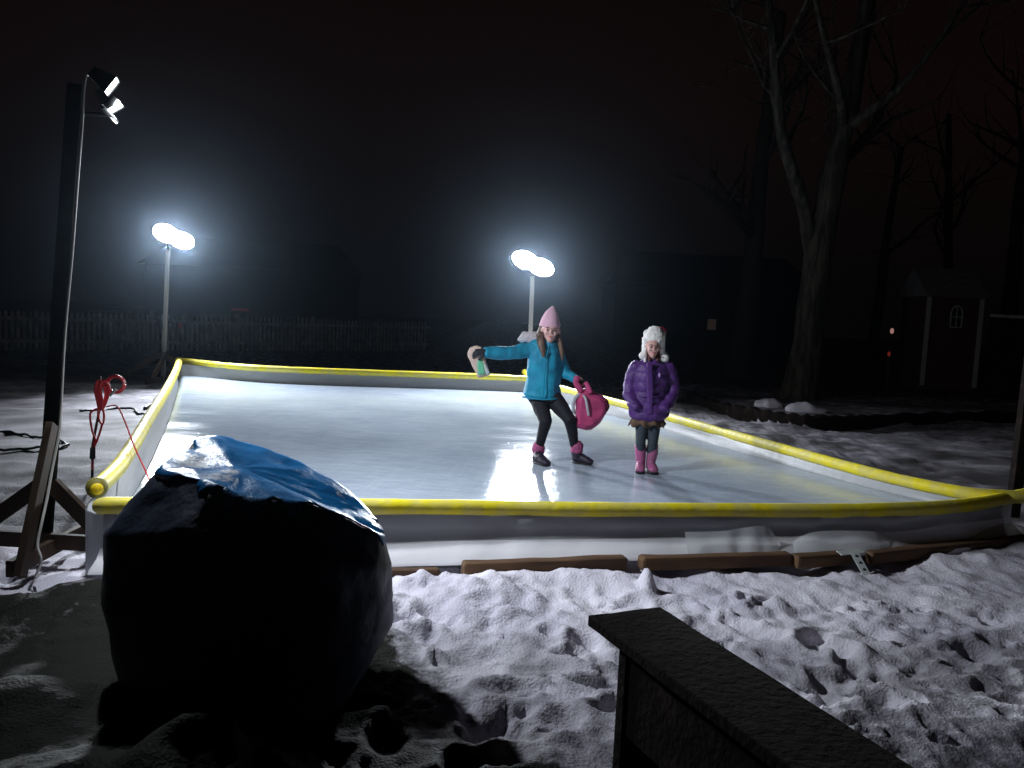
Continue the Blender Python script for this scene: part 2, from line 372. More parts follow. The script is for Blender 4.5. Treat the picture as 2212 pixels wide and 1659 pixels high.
def py_in(x, y, poly):
    x = np.asarray(x); y = np.asarray(y); ins = np.zeros(x.shape, bool); n = len(poly)
    for i in range(n):
        x0, y0 = poly[i]; x1, y1 = poly[(i + 1) % n]
        c = ((y0 > y) != (y1 > y)) & (x < (x1 - x0) * (y - y0) / ((y1 - y0) or 1e-9) + x0); ins ^= c
    return ins
def xy(v): return Vector((v[0], v[1]))
# corner posts of the rink
cA = xy(FAR[0]); cB = xy(FAR[-1]); cC = xy(atZ(1003, 498, ZN)); cD = xy(LEFT[0])
edge3 = [Vector(p) for p in LEFT] + [Vector(p) for p in FAR[1:]] + [Vector(p) for p in RIGHT[2:-1]] + [Vector(p) for p in NEAR[-2::-1]]
rink_edge = [xy(p) for p in LEFT] + [xy(p) for p in FAR[1:]] + [xy(p) for p in RIGHT[2:-1]] + [xy(p) for p in NEAR[-2::-1]]
near_z = lambda x: float(np.interp(x, [p.x for p in NEAR], [p.z for p in NEAR]))
near_y = lambda x: np.interp(x, [p.x for p in NEAR], [p.y for p in NEAR])

# ------------------------------------------------------------------ ground
def smooth(a, b, x):
    t = np.clip((np.asarray(x, float) - a) / (b - a), 0, 1); return t * t * (3 - 2 * t)
rs = np.random.RandomState(3)
MOUNDS = [(atZ(180, 760, .2), .20, .30, .24), (atZ(60, 765, .15), .38, .30, .16), (atZ(262, 790, .1), .18, .25, .15), (atZ(20, 690, .1), .3, .3, .12), (atZ(60, 600, .05), .35, .18, .07),
          (atZ(95, 592, .05), .22, .12, .07)]
PRINTS = [(rs.uniform(-1.6, 4.3), rs.uniform(2.2, 4.5), rs.uniform(.05, .09), rs.uniform(.10, .17), rs.uniform(0, 3.14), rs.uniform(.02, .05)) for _ in range(110)] + [(rs.uniform(-1.4, 4.3), rs.uniform(3.0, 4.7), rs.uniform(.022, .045), rs.uniform(.03, .08), rs.uniform(0, 3.14), rs.uniform(.02, .045)) for _ in range(170)]
CHUNK = [(rs.uniform(-1.5, 4.0), 4.62 - abs(rs.normal(0, .28)), rs.uniform(.02, .06), rs.uniform(.006, .020)) for _ in range(420)]
bed_px = [(690, 392), (700, 397), (725, 404), (756, 409.5), (785, 413.5), (815, 416.5), (850, 417), (879, 416), (940, 413.5), (1000, 412.5), (1060, 412)]
BED = [atZ(x, y, .16) for x, y in bed_px]
bed_poly = [(p.x, p.y) for p in BED] + [(14, 13.5), (14, 26), (3.6, 26), (3.0, 20)]
def ground_z(x, y):
    x = np.asarray(x, float); y = np.asarray(y, float)
    z = .05 * n2(x, y, 1.1) + .045 * n2(x, y, .38, 5) + .028 * n2(x, y, .15, 9) + .016 * n2(x, y, .07, 2)
    z = z + .020 * np.abs(n2(x, y, .045, 4)) - .03 * np.abs(n2(x, y, .16, 14)) + .012
    yn = near_y(x)
    bank = smooth(yn - 1.35, yn - .35, y) * (1 - smooth(yn - .13, yn - .06, y)) * smooth(-2.4, -1.6, x)
    z = z + bank * (.065 - .03 * smooth(.4, 2.0, x) + .05 * n2(x, y, .5, 11) + .05 * n2(x, y, .2, 12))
    z = z - .02
    for p, sx, sy, h in MOUNDS:
        z = z + h * np.exp(-((x - p.x) / sx) ** 2 - ((y - p.y) / sy) ** 2)
    near = (y < 5.2) & (x > -3.3) & (x < 5)
    if np.any(near):
        zz = np.zeros_like(z)
        for px, py_, a, b, th, dp in PRINTS:
            c, s = math.cos(th), math.sin(th); u = (x - px) * c + (y - py_) * s; v = -(x - px) * s + (y - py_) * c
            q = (u / a) ** 2 + (v / b) ** 2
            zz = zz - dp * np.exp(-q ** 2) + dp * .35 * np.exp(-(np.sqrt(q) - 1.35) ** 2 * 6)
        for px, py_, a, h in CHUNK:
            zz = zz + h * np.exp(-(((x - px) ** 2 + (y - py_) ** 2) / a ** 2) ** 1.6)
        z = np.where(near, z + zz, z)
    # a knob of snow against the boards
    kp = atZ(646, 576, .08); z = z + .13 * np.exp(-(((x - kp.x) / .045) ** 2 + ((y - kp.y + .05) / .06) ** 2) ** 1.5)
    kp = atZ(458, 573, .12); z = z + .03 * np.exp(-(((x - kp.x) / .06) ** 2 + ((y - kp.y) / .06) ** 2) ** 1.5)
    inside = py_in(x, y, [(p.x, p.y) for p in rink_edge])
    z = np.where(inside | ((y > yn - .06) & (y < yn + .3) & (x > -3) & (x < 3.8)), np.minimum(z, .02), z)
    # raised planting bed round the big tree
    bed = py_in(x, y, bed_poly)
    z = np.where(bed, z * .6 + .13, z)
    far = smooth(16, 30, y); z = z * (1 - far) + far * (.0)
    return z
def gz(x, y): return float(ground_z(np.array([x]), np.array([y]))[0])
def axis(segs):
    o = []
    for a, b, s in segs: o += list(np.arange(a, b, s))
    return np.array(o + [segs[-1][1]])
gx = axis([(-60, -14, 4), (-14, -4, .2), (-4, -3.2, .05), (-3.2, 4.4, .021), (4.4, 5, .05), (5, 14, .25), (14, 60, 4)])
gy = axis([(-10, 1.6, .5), (1.6, 5.2, .02), (5.2, 7, .06), (7, 17, .12), (17, 26, .5), (26, 80, 4)])
X, Y = np.meshgrid(gx, gy); Zg = ground_z(X.ravel(), Y.ravel())
co = np.stack([X.ravel(), Y.ravel(), Zg], 1)
nx, ny = len(gx), len(gy)
idx = np.arange(nx * ny).reshape(ny, nx)
fc = np.stack([idx[:-1, :-1], idx[:-1, 1:], idx[1:, 1:], idx[1:, :-1]], -1).reshape(-1, 4)
me = bpy.data.meshes.new('ground'); me.vertices.add(len(co)); me.vertices.foreach_set('co', co.ravel())
me.loops.add(len(fc) * 4); me.loops.foreach_set('vertex_index', fc.ravel()); me.polygons.add(len(fc))
me.polygons.foreach_set('loop_start', np.arange(0, len(fc) * 4, 4)); me.polygons.foreach_set('loop_total', np.full(len(fc), 4))
me.update(calc_edges=True); me.validate()
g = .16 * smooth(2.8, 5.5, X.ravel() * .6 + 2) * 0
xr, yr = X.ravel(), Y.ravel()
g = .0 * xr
g = .06 * (1 - smooth(-3.4, -2.4, xr)) * smooth(4.8, 5.6, yr) + .10 * smooth(10, 14.5, yr) + .05 * smooth(3.4, 5, xr) * smooth(5.5, 7, yr) + .22 * smooth(15, 19, yr) - .08 * (smooth(3.9, 4.4, yr) * (yr < 5.2)) + .045 + .15 * (1 - smooth(3.1, 4.3, yr)) + .07 * smooth(.8, 3.0, xr)  # grass patches; darkening towards the viewer is painted lamp falloff
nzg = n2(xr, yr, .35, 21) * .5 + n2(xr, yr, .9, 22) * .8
g = g + .45 * smooth(-.2, .2, (-.45 - xr) * .8 + (3.7 - yr) * .25 + nzg * .5 - 10 * (yr >= 4.25 + .3 * nzg)) + .40 * (1 - smooth(2.4, 3.0, yr + .6 * nzg))  # grassy ground plus heap shadow and lamp falloff put into the colour
a = me.attributes.new('grass_shade', 'FLOAT', 'POINT'); a.data.foreach_set('value', g.astype(np.float32))
thin_falloff = 1.05 * smooth(2.2, 3.2, xr) * smooth(5.6, 6.2, yr) + .84 * (1 - smooth(-2.9, -2.2, xr)) * smooth(4.9, 5.5, yr) + .9 * smooth(14, 16, yr)
thin_falloff = thin_falloff + (yr < 5.6) * (.86 * (1 - smooth(2.8, 4.5 , yr + .9 * nzg)))  # front strip: lamp falloff painted in along with thinner snow
thin_falloff = thin_falloff * (1 - np.clip((g - .12) / .25, 0, 1))
thin_falloff = np.clip(thin_falloff + (.45 * n2(xr, yr, .5, 31) + .35 * n2(xr, yr, .17, 33)) * (thin_falloff > .02), 0, 1)
a = me.attributes.new('thin', 'FLOAT', 'POINT'); a.data.foreach_set('value', thin_falloff.astype(np.float32))  # thin snow plus painted lamp falloff
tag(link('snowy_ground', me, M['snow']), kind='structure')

# ------------------------------------------------------------------ ice + liner + bumpers + boards
rink = empty('backyard_rink', (1.0, 5.0, 0), 'backyard ice rink with white plastic liner walls in the middle of the yard', 'ice rink')
ice_out = []
cen = sum(rink_edge, Vector((0, 0))) / len(rink_edge)
def inset(p, d):
    q = Vector(p); return q + (cen - q).normalized() * d
bm = bmesh.new()
# ordered ring: left(near->far), far, right(far->near), near(right->left)
ringp = catmull(edge3, 4, True); ring3 = [(p.x, p.y) for p in ringp]; ringz = [p.z for p in ringp]
ice_ring = [inset(p, .03 + .07 * min(1, max(0, (z_ - .31) / .1))) for p, z_ in zip(ring3, ringz)]
vs = [bm.verts.new((p[0], p[1], ZI)) for p in ice_ring]
bm.faces.new(vs)
bmesh.ops.triangulate(bm, faces=bm.faces)
ice = out('ice_sheet', bm, M['ice'], None, False); tag(ice, kind='structure')
ice.name = 'ice'
bm = bmesh.new(); nseg = 5; rows = []
for p, q, z_ in zip(ring3, ice_ring, ringz):
    P0 = Vector((p[0], p[1], z_ - .045)); P1 = Vector((q[0], q[1], ZI - .02)); r_ = []
    for k in range(nseg + 1):
        t = k / nseg; v = P0.lerp(P1, t); wv = .02 * math.sin(t * math.pi) * float(n2(np.array([p[0]]), np.array([p[1] + t]), .35)[0]) * 2
        d = (cen - Vector((v.x, v.y))).normalized(); r_.append(bm.verts.new((v.x + d.x * wv, v.y + d.y * wv, v.z)))
    rows.append(r_)
for i in range(len(rows)):
    a_, b_ = rows[i], rows[(i + 1) % len(rows)]
    for k in range(nseg): bm.faces.new((a_[k], b_[k], b_[k + 1], a_[k + 1]))
o = out('liner_wall', bm, M['liner'], rink)
# outer board wall behind the liner
bm = bmesh.new()
outp = [(Vector(p) - (cen - Vector(p)).normalized() * .012) for p in ring3]
lo_ = []
for p, z_ in zip(outp, ringz): lo_.append((bm.verts.new((p.x, p.y, z_ - .04)), bm.verts.new((p.x, p.y, -.02))))
for i in range(len(lo_)):
    a_, b_ = lo_[i], lo_[(i + 1) % len(lo_)]; bm.faces.new((a_[0], b_[0], b_[1], a_[1]))
o = out('outer_liner', bm, M['liner'], rink)

def bumper(pts, r, label, end_cap=False, seam=1.2):
    P = catmull(pts, 10); 
    top = empty('foam_bumper', P[0], label, 'foam bumper', 'yellow foam bumpers capping the rink walls')
    bm = bmesh.new(); rad = []
    acc = 0
    for i, p in enumerate(P):
        if i: acc += (P[i] - P[i - 1]).length
        s = (acc % seam); k = 1 - .20 * math.exp(-(min(s, seam - s) / .025) ** 2)
        rad.append(r * k * (1 + .05 * float(n2(np.array([p.x * 3]), np.array([p.y * 3]), .5)[0])))
    tube(bm, P, rad, 18)
    o = out('foam_tube', bm, M['foam'], top)
    return top, P
bumper(NEAR, .050, 'long yellow foam bumper on the near wall of the rink')
bumper(FAR, .050, 'yellow foam bumper along the far wall of the rink')
bumper(RIGHT, .050, 'yellow foam bumper running down the right wall of the rink')
tl, PL = bumper(LEFT, .052, 'curving yellow foam bumper on the left wall with a round open end')
# end cap facing the viewer
e0 = PL[0]; dcap = (EYE - e0).normalized(); dcap.z *= .3; dcap.normalize()
bm = bmesh.new(); loft(bm, [(e0 - dcap * .01, .062, .062), (e0 + dcap * .035, .060, .060)], None, 28)
out('end_ring', bm, M['olive'], tl)
bm = bmesh.new(); loft(bm, [(e0 + dcap * .03, .038, .038), (e0 + dcap * .062, .036, .036)], None, 28)
out('end_core', bm, M['foam_core'], tl)

# liner skirt falling outside the near wall
bm = bmesh.new(); xs = np.linspace(NEAR[0].x + .05, 3.75, 300); prof = []
rows = []
for i, x in enumerate(xs):
    yn = float(near_y(x)); nz_ = near_z(x); f = float(smooth(1.0, 1.4, x))
    fold = float(n2(np.array([x]), np.array([0.0]), .16)[0]); fold2 = float(n2(np.array([x]), np.array([5.0]), .42)[0])
    sag = .02 * fold2
    zl = .135 + .02 * fold2 * f + (.012 * fold) + (-.035) - .04 * float(smooth(2.2, 3.4, x))
    outw = .20 + .03 * fold2
    pts = [(yn - .030, nz_ - .025), (yn - .045 - .025 * fold, nz_ * .65 + .075), (yn - .05 - (.02 + .04 * f) * fold, nz_ * .3 + .15), (yn - .055 - .05 * f * fold2 - .02 * f * fold, .215 + .02 * sag),
           (yn - .075 - .03 * f * fold, .185 + .03 * f * fold2), (yn - outw * .6 - .02 * fold, max(.135 - .05 * float(smooth(2.2, 3.4, x)), zl + .02) + .015 * fold * f), (yn - outw, zl), (yn - outw - .012, zl - .02 - .03 * f * abs(fold2) * 2)]
    rows.append([bm.verts.new((x, a_, b_)) for a_, b_ in pts])
rows = [[v_.co.copy() for v_ in r_] for r_ in rows]; bm.free()
for nm_, k0, k1, mm_ in (('liner_skirt', 0, 4, 'liner'), ('liner_flap', 4, 7, 'flap')):
    bm = bmesh.new(); rw = [[bm.verts.new(v_) for v_ in r_[k0:k1 + 1]] for r_ in rows]
    for a_, b_ in zip(rw, rw[1:]):
        for k in range(len(a_) - 1): bm.faces.new((a_[k], b_[k], b_[k + 1], a_[k + 1]))
    out(nm_, bm, M[mm_], rink)
# loose clear sheet lying over the right half, peaked folds
bm = bmesh.new(); rows = []
top_d = [(1480, 1150), (1560, 1148), (1600, 1142), (1655, 1138), (1680, 1165), (1700, 1178), (1760, 1150), (1880, 1148), (1915, 1160), (1930, 1185), (2000, 1185), (2080, 1178), (2120, 1150), (2180, 1130), (2192, 1140), (2200, 1180), (2240, 1180)]
tp = [NP(x, y, .11) for x, y in top_d]
tp = catmull(tp, 8)
for i, p in enumerate(tp):
    yy = float(near_y(p.x)); r_ = []
    fo = float(n2(np.array([p.x]), np.array([2.0]), .09)[0])
    zt = p.z
    for k in range(6):
        t = k / 5
        r_.append(bm.verts.new((p.x + .015 * fo * t, yy - .10 - .13 * t - .03 * fo * math.sin(3 * t), zt * (1 - t) + (.07) * t)))
    rows.append(r_)
for a_, b_ in zip(rows, rows[1:]):
    for k in range(5): bm.faces.new((a_[k], b_[k], b_[k + 1], a_[k + 1]))
out('loose_plastic_sheet', bm, M['film'], rink)
# timbers weighing the liner down
def timber(x0, x1, y0, y1, z, z2, label, wd=.09, th=.085, matn='timber'):
    bm = bmesh.new(); a_ = Vector((x0, y0, z)); b_ = Vector((x1, y1, z2)); beam(bm, a_, b_, wd, th, bev=.018)
    bmesh.ops.subdivide_edges(bm, edges=[e for e in bm.edges if e.calc_length() > .3], cuts=20)
    o = out('timber', bm, M[matn], None, False); displace(o, lambda c: .006 * n3(c, .12))
    tag(o, label, 'timber', 'timbers lying against the near wall of the rink'); center_on(o, ((x0 + x1) / 2, (y0 + y1) / 2, z - th / 2))
def ny_(x): return float(near_y(x)) - .225
xa = [NP(x, 1212, .21).x for x in (860, 1350, 1380, 1700, 1705, 1830, 1870, 2350)]
timber(-1.62, NP(955, 1215, .21).x, ny_(-1.6), ny_(-.8), .07, .075, 'reddish timber end poking out beside the blue tarp heap', .07, .06)
timber(NP(1000, 1215, .21).x, xa[1], ny_(xa[0] + .2), ny_(xa[1]), .075, .075, 'half buried brown timber left of the snow knob, under the white liner')
timber(xa[2], xa[3], ny_(.8) - .02, ny_(xa[3]) - .02, .08, .075, 'light brown timber right of the snow knob')
timber(xa[4], xa[5], ny_(1.6), ny_(xa[5]), .07, .065, 'short dark brown timber ending at the steel bracket')
timber(xa[6], xa[7], ny_(xa[6]), ny_(xa[7]), .06, .04, 'long dark brown timber right of the steel bracket')
# steel bracket
bp = NP(1845, 1195, .26)
br = empty('steel_bracket', (bp.x, bp.y, .05), 'perforated galvanised steel bracket staked into the snow at the boards', 'bracket')
bm = bmesh.new()
top_ = NP(1845, 1193, .27); bot = NP(1878, 1252, .42); mid = top_.lerp(bot, .5)
beam(bm, top_, bot, .055, .006, up=(0, -.6, 1), bev=.001)
out('upright_plate', bm, M['steel'], br, False)
bm = bmesh.new(); beam(bm, NP(1812, 1195, .27), NP(1862, 1190, .23), .05, .006, up=(0, -.3, 1), bev=.001); out('top_flange', bm, M['steel'], br, False)
bm = bmesh.new()
bm.free()
for t in (.15, .4, .65, .88):
    c = top_.lerp(bot, t); nrm = Vector((0, -.85, .5)).normalized(); bm = bmesh.new()
    tube(bm, [c + nrm * .002, c + nrm * .005], .011, 12, False)
    out('bolt_hole', bm, M['black'], br)

# ------------------------------------------------------------------ flood lamps on wooden stands
LAMP_N = 58.0          # near left lamp heads
def head(parent, pos, aim, wd, ht, power, rim=False, spread=180, rnd=False):
    aim = Vector(aim).normalized(); sx = aim.cross(Vector((0, 0, 1))).normalized(); sz = sx.cross(aim)
    if rnd: q_ = Matrix.Rotation(-R(20), 3, aim); sx = q_ @ sx; sz = q_ @ sz
    rot = Matrix((sx, aim, sz)).transposed(); pos = Vector(pos)
    bm = bmesh.new()
    # tapered housing open at the front, with fins at the back
    f0 = [pos + aim * .03 + sx * a * wd / 2 + sz * b * ht / 2 for a, b in ((-1, -1), (1, -1), (1, 1), (-1, 1))]
    b0 = [pos - aim * .07 + sx * a * wd * .32 + sz * b * ht * .30 for a, b in ((-1, -1), (1, -1), (1, 1), (-1, 1))]
    fv = [bm.verts.new(p) for p in f0]; bv = [bm.verts.new(p) for p in b0]
    iv = [bm.verts.new(pos + aim * .03 + sx * a * wd * .46 + sz * b * ht * .46) for a, b in ((-1, -1), (1, -1), (1, 1), (-1, 1))]
    jv = [bm.verts.new(pos + aim * .012 + sx * a * wd * .44 + sz * b * ht * .44) for a, b in ((-1, -1), (1, -1), (1, 1), (-1, 1))]
    for k in range(4):
        k2 = (k + 1) % 4
        bm.faces.new((fv[k], fv[k2], bv[k2], bv[k])); bm.faces.new((fv[k], iv[k], iv[k2], fv[k2])); bm.faces.new((iv[k], jv[k], jv[k2], iv[k2]))
    bm.faces.new(bv); bm.faces.new(jv[::-1])
    for k in range(5):
        box(bm, pos - aim * .078 + sx * (k - 2) * wd * .12, .006, .03, ht * .55, rot, 0)
    if rnd:
        bm.free(); bm = bmesh.new(); loft(bm, [(pos - aim * .10, wd * .22, ht * .22), (pos - aim * .05, wd * .40, ht * .40), (pos + aim * .02, wd * .5, ht * .5)], sx, 28, True, .05)
    h = out('lamp_housing', bm, M['black'], parent, rnd)
    bm = bmesh.new()
    if rnd: loft(bm, [(pos + aim * .018, wd * .47, ht * .47), (pos + aim * .028, wd * .46, ht * .46)], sx, 28, True, .05)
    else: box(bm, pos + aim * .020, wd * .86, .006, ht * .86, rot, .002)
    out('lamp_glass', bm, M['glass'] if power > 0 else M['paneD'], h, False)
    if rim:
        bm = bmesh.new()
        box(bm, pos + aim * .042 - sz * ht * .5, wd * .82, .03, .016, rot, .003)
        out('lamp_rim', bm, M['rim'], h, False)
    ld = bpy.data.lights.new('flood_light', 'AREA'); ld.shape = 'ELLIPSE' if rnd else 'RECTANGLE'; ld.size = wd * (.93 if rnd else .84); ld.size_y = ht * (.93 if rnd else .84)
    ld.energy = power; ld.spread = R(spread); ld.color = (.86, .93, 1.0)
    if power <= 0: bpy.data.lights.remove(ld); return
    lo = bpy.data.objects.new('flood_light', ld); col.objects.link(lo); lo.parent = parent
    mm = Matrix((sx, sz, -aim)).transposed().to_4x4(); mm.translation = pos + aim * (.042 if rnd else .034) - Vector(parent.location)
    lo.matrix_local = mm
def stand(base, topp, lamp, aims, label, pw, wdt=.085, braces=(), heads=((-.15, 0, 0), (.15, 0, .02)), hw=.24, hh=.17, rim=False, cross=True, matn='wood', spread=180, bmat='wood', pdep=1.0, rnd=False, g='flood lamp stands at the corners of the rink'):
    base = Vector(base); topp = Vector(topp); lamp = Vector(lamp)
    t = empty('flood_lamp_stand', base, label, 'flood lamp', g)
    bm = bmesh.new(); beam(bm, base, topp, wdt, wdt * pdep, up=(0, 1, 0), bev=.004); out('post', bm, M[matn], t, False)
    for a_, b_ in braces:
        bm = bmesh.new(); beam(bm, a_, b_, .04, .09, up=(0, 0, 1), bev=.003); out('brace', bm, M[bmat], t, False)
    bm = bmesh.new(); sx = Vector(aims[0]).normalized().cross(Vector((0, 0, 1))).normalized()
    tube(bm, [topp - Vector((0, 0, .03)), Vector((topp.x, topp.y, lamp.z - .12)), lamp - Vector((0, 0, .12))], .014, 8)
    tube(bm, [lamp - sx * .2 - Vector((0, 0, .12)), lamp + sx * .2 - Vector((0, 0, .12))], .014, 8)
    out('lamp_bracket', bm, M['black'], t)
    for (hx, hy, hz), am in zip(heads, aims):
        head(t, lamp + sx * hx + Vector((0, hy, hz)), am, hw, hh, pw, rim, spread, rnd)
    return t
# far left
b = atY(160, 372, 14.5); b.z = 0; tpz = atY(168, 250, 14.4)
b.x = atY(163, 372, 14.5).x
lp = atY(173, 236, 14.3)
def gb(x, y): return Vector((x, y, gz(x, y) + .02))
def stand_braces(b, s=1.0, hgt=.5):
    return [((b.x - .75 * s, b.y, .05), (b.x + .75 * s, b.y, .05)), ((b.x, b.y - .7 * s, .06), (b.x, b.y + .5 * s, .06)),
            ((b.x - .68 * s, b.y - .06, .09), (b.x - .02, b.y - .06, hgt)), ((b.x + .68 * s, b.y - .06, .09), (b.x + .02, b.y - .06, hgt)),
            ((b.x + .06, b.y - .62 * s, .09), (b.x + .06, b.y - .03, hgt))]
stand(b, tpz, lp, [(.85, -1, -.50), (.60, -1, -.50)], 'flood lamp on a slim post behind the far left rink corner, glaring white', LAMP_W, .06, stand_braces(b, .95), matn='whitepole',
      heads=((.13, 0, .045), (-.13, .03, -.05)), hw=.46, hh=.32, spread=110, rnd=True)
# far middle
b = atY(529, 380, 14.9); b.z = 0; tpz = atY(532.5, 276, 14.8); lp = atY(533, 263, 14.6)
stand(b, tpz, lp, [(.02, -1, -.40), (-.10, -1, -.42)], 'flood lamp on a pale post behind the girl in teal, glaring white', LAMP_W, .075, stand_braces(b, .5, .35), matn='whitepole',
      heads=((.14, 0, .05), (-.14, .03, -.055)), hw=.50, hh=.34, spread=140, rnd=True)
# near left: seen from behind, leaning
b = atY(43, 566, 4.85); b.z = 0.02; tpz = atY(76, 84, 4.85)
tw = atY(20, 588, 4.36); tw.z = .04
nb = [((b.x - .75, b.y - .06, .12), (b.x + .72, b.y - .06, .10)), (atY(52, 424, 4.76), tw),
      (atY(-14, 524, 4.78), atY(42, 484, 4.80)), (atY(108, 541, 4.78), atY(52, 484, 4.80)),
      ((b.x + .10, b.y - .5, .08), (b.x + .10, b.y + .5, .08))]
lp = D(236, 200, 4.85)
nst = stand(b, tpz, lp, [(.55, .15, -.82), (.78, .26, -.56)], 'tall dark wooden lamp stand at the left edge, its twin flood lamps seen edge-on', LAMP_N, .088, nb, matn='darkwood', bmat='nearwood',
      heads=((-.10, -.02, -.05), (.12, .03, .03)), hw=.14, hh=.11, spread=132, pdep=.42, rim=False)
bm = bmesh.new()
cz1 = lambda x, y: ((x / 3.16) * .39506, (100 + y / 3.16) * .39506); cz2 = lambda x, y: ((x / 3.16) * .39506, (650 + y / 3.16) * .39506); cz3 = lambda x, y: ((x / 3.16) * .39506, (1050 + y / 3.16) * .39506)
CP = [atY(*cz1(760, 330), 4.84), atY(*cz1(685, 300), 4.78), atY(*cz1(655, 700), 4.78), atY(*cz1(620, 1150), 4.77), atY(*cz2(575, 0), 4.76), atY(*cz2(520, 600), 4.75), atY(*cz2(490, 1150), 4.72), atY(*cz3(480, 100), 4.68), atY(*cz3(420, 420), 4.6), atY(*cz3(370, 700), 4.5), atY(*cz3(335, 860), 4.42), atY(*cz3(300, 1040), 4.36), atY(*cz3(328, 1150), 4.33), atY(*cz3(310, 1230), 4.33), atY(*cz3(285, 1290), 4.36)]
tube(bm, catmull(CP, 6), .0075, 8); out('power_cord', bm, M['palecord'], nst)
# near right corner post (lamp above the frame)
b = D(2192, 1060, 7.1); b.z = 0.0; tpz = D(2262, 500, 7.2); lp = D(2270, 470, 7.15)
stand(b, tpz, lp, [(-.55, .75, -.42), (-.40, .85, -.42)], 'lamp stand post at the right edge behind the near right rink corner', 0, .085, [], matn='darkwood',
      heads=((-.13, 0, 0), (.13, 0, .0)), hw=.2, hh=.16)

# ------------------------------------------------------------------ red cord on a stake
Yc = 6.6
def Z2(x, y, Yy): s = 2212 / 700; return atY((x / s) * .39506, (650 + y / s) * .39506, Yy)
c0 = Z2(760, 1650, Yc); st = empty('cord_stake', (c0.x, c0.y, 0), 'red extension cord coiled over a thin dark stake left of the rink', 'extension cord')
bm = bmesh.new(); tube(bm, [Z2(735, 1950, Yc), Z2(742, 1500, Yc), Z2(800, 1200, Yc), Z2(800, 960, Yc)], .011, 8); out('stake', bm, M['darkcord'], st)
bm = bmesh.new(); rnd = random.Random(4)
for k in range(9):       # hanging bundle
    dx = rnd.uniform(-26, 26); dy = rnd.uniform(-14, 14)
    P = [Z2(805 + dx, 1000 + dy, Yc - .03 + rnd.uniform(-.05, .05)), Z2(780 + dx, 1060, Yc - .05), Z2(795 + dx * .9, 1150, Yc - .06), Z2(805 + dx * .5, 1215 + dy, Yc - .05), Z2(850 + dx * .4, 1130, Yc - .02), Z2(850 + dx, 1040 + dy, Yc)]
    tube(bm, catmull(P, 6, True), .011, 6, False)
for k in range(3):       # loop on the right
    r_ = 62 + 7 * k; P = [Z2(925 + r_ * math.cos(a_), 1020 + (r_ - 5) * math.sin(a_), Yc + .02 * k) for a_ in np.linspace(0, 2 * math.pi, 14)[:-1]]
    tube(bm, catmull(P, 4, True), .008, 6, False)
out('cord_coil', bm, M['red'], st)
bm = bmesh.new()
for P in ([(790, 1200), (785, 1260), (800, 1320), (825, 1330), (832, 1270), (822, 1210)], [(800, 1210), (730, 1240), (722, 1300), (740, 1400), (760, 1460), (745, 1540), (738, 1700)], [(820, 1330), (800, 1400), (775, 1470), (755, 1520), (742, 1600), (740, 1700)]):
    tube(bm, catmull([Z2(x, y, Yc - .05) for x, y in P], 6), .0085, 6)
out('hanging_cord', bm, M['red'], st)
bm = bmesh.new(); tube(bm, [Z2(742, 1530, Yc - .06), Z2(740, 1610, Yc - .06)], [.02, .022], 10); out('plug', bm, M['black'], st)
bm = bmesh.new(); tube(bm, [Z2(880, 1110, Yc - .08), Z2(922, 1065, Yc - .08)], [.010, .013], 8); out('cord_socket', bm, M['white_trim'], st)
bm = bmesh.new(); P = [Z2(x, y, 6.3 - .9 * t) for x, y, t in ((850, 1200, 0), (935, 1195, 0), (1000, 1320, .2), (1080, 1530, .5), (1190, 1770, .9), (1230, 1900, 1.0))]
o = out('loose_cord', bm_ := (lambda b_: (tube(b_, catmull(P, 6), .0055, 6), b_)[1])(bmesh.new()), M['red'], st); bm.free()
# dark cable trailing on the snow to the left
def ground_cable(pts, r, label):
    P = [];
    for x, y in pts:
        q = atZ(x, y, .0); P.append(Vector((q.x, q.y, gz(q.x, q.y) + r)))
    C = catmull(P, 5); C = [Vector((c.x, c.y, gz(c.x, c.y) + r)) for c in C]
    bm = bmesh.new(); tube(bm, C, r, 6); o = out('cable', bm, M['darkcord']); center_on(o, C[0]); tag(o, label, 'cable', 'dark cables lying on the snow left of the rink')
zz = lambda x, y: ((x / 3.16) * .39506, (650 + y / 3.16) * .39506)
ground_cable([zz(640, 1235), zz(760, 1225), zz(900, 1215), zz(1060, 1220), zz(1100, 1245), zz(1160, 1262)], .016, 'dark cable on the snow running behind the red cord to the rink')
ground_cable([zz(1160, 1215), zz(1215, 1190), zz(1250, 1150), zz(1275, 1125)], .03, 'short thick dark cable end beside the left bumper')
ground_cable([zz(-60, 1385), zz(120, 1405), zz(250, 1430), zz(420, 1460), zz(550, 1500)], .013, 'thin dark cable passing behind the leaning lamp post, upper of two')
ground_cable([zz(-60, 1575), zz(120, 1565), zz(300, 1555), zz(470, 1525), zz(545, 1505)], .013, 'thin dark cable passing behind the leaning lamp post, lower of two')

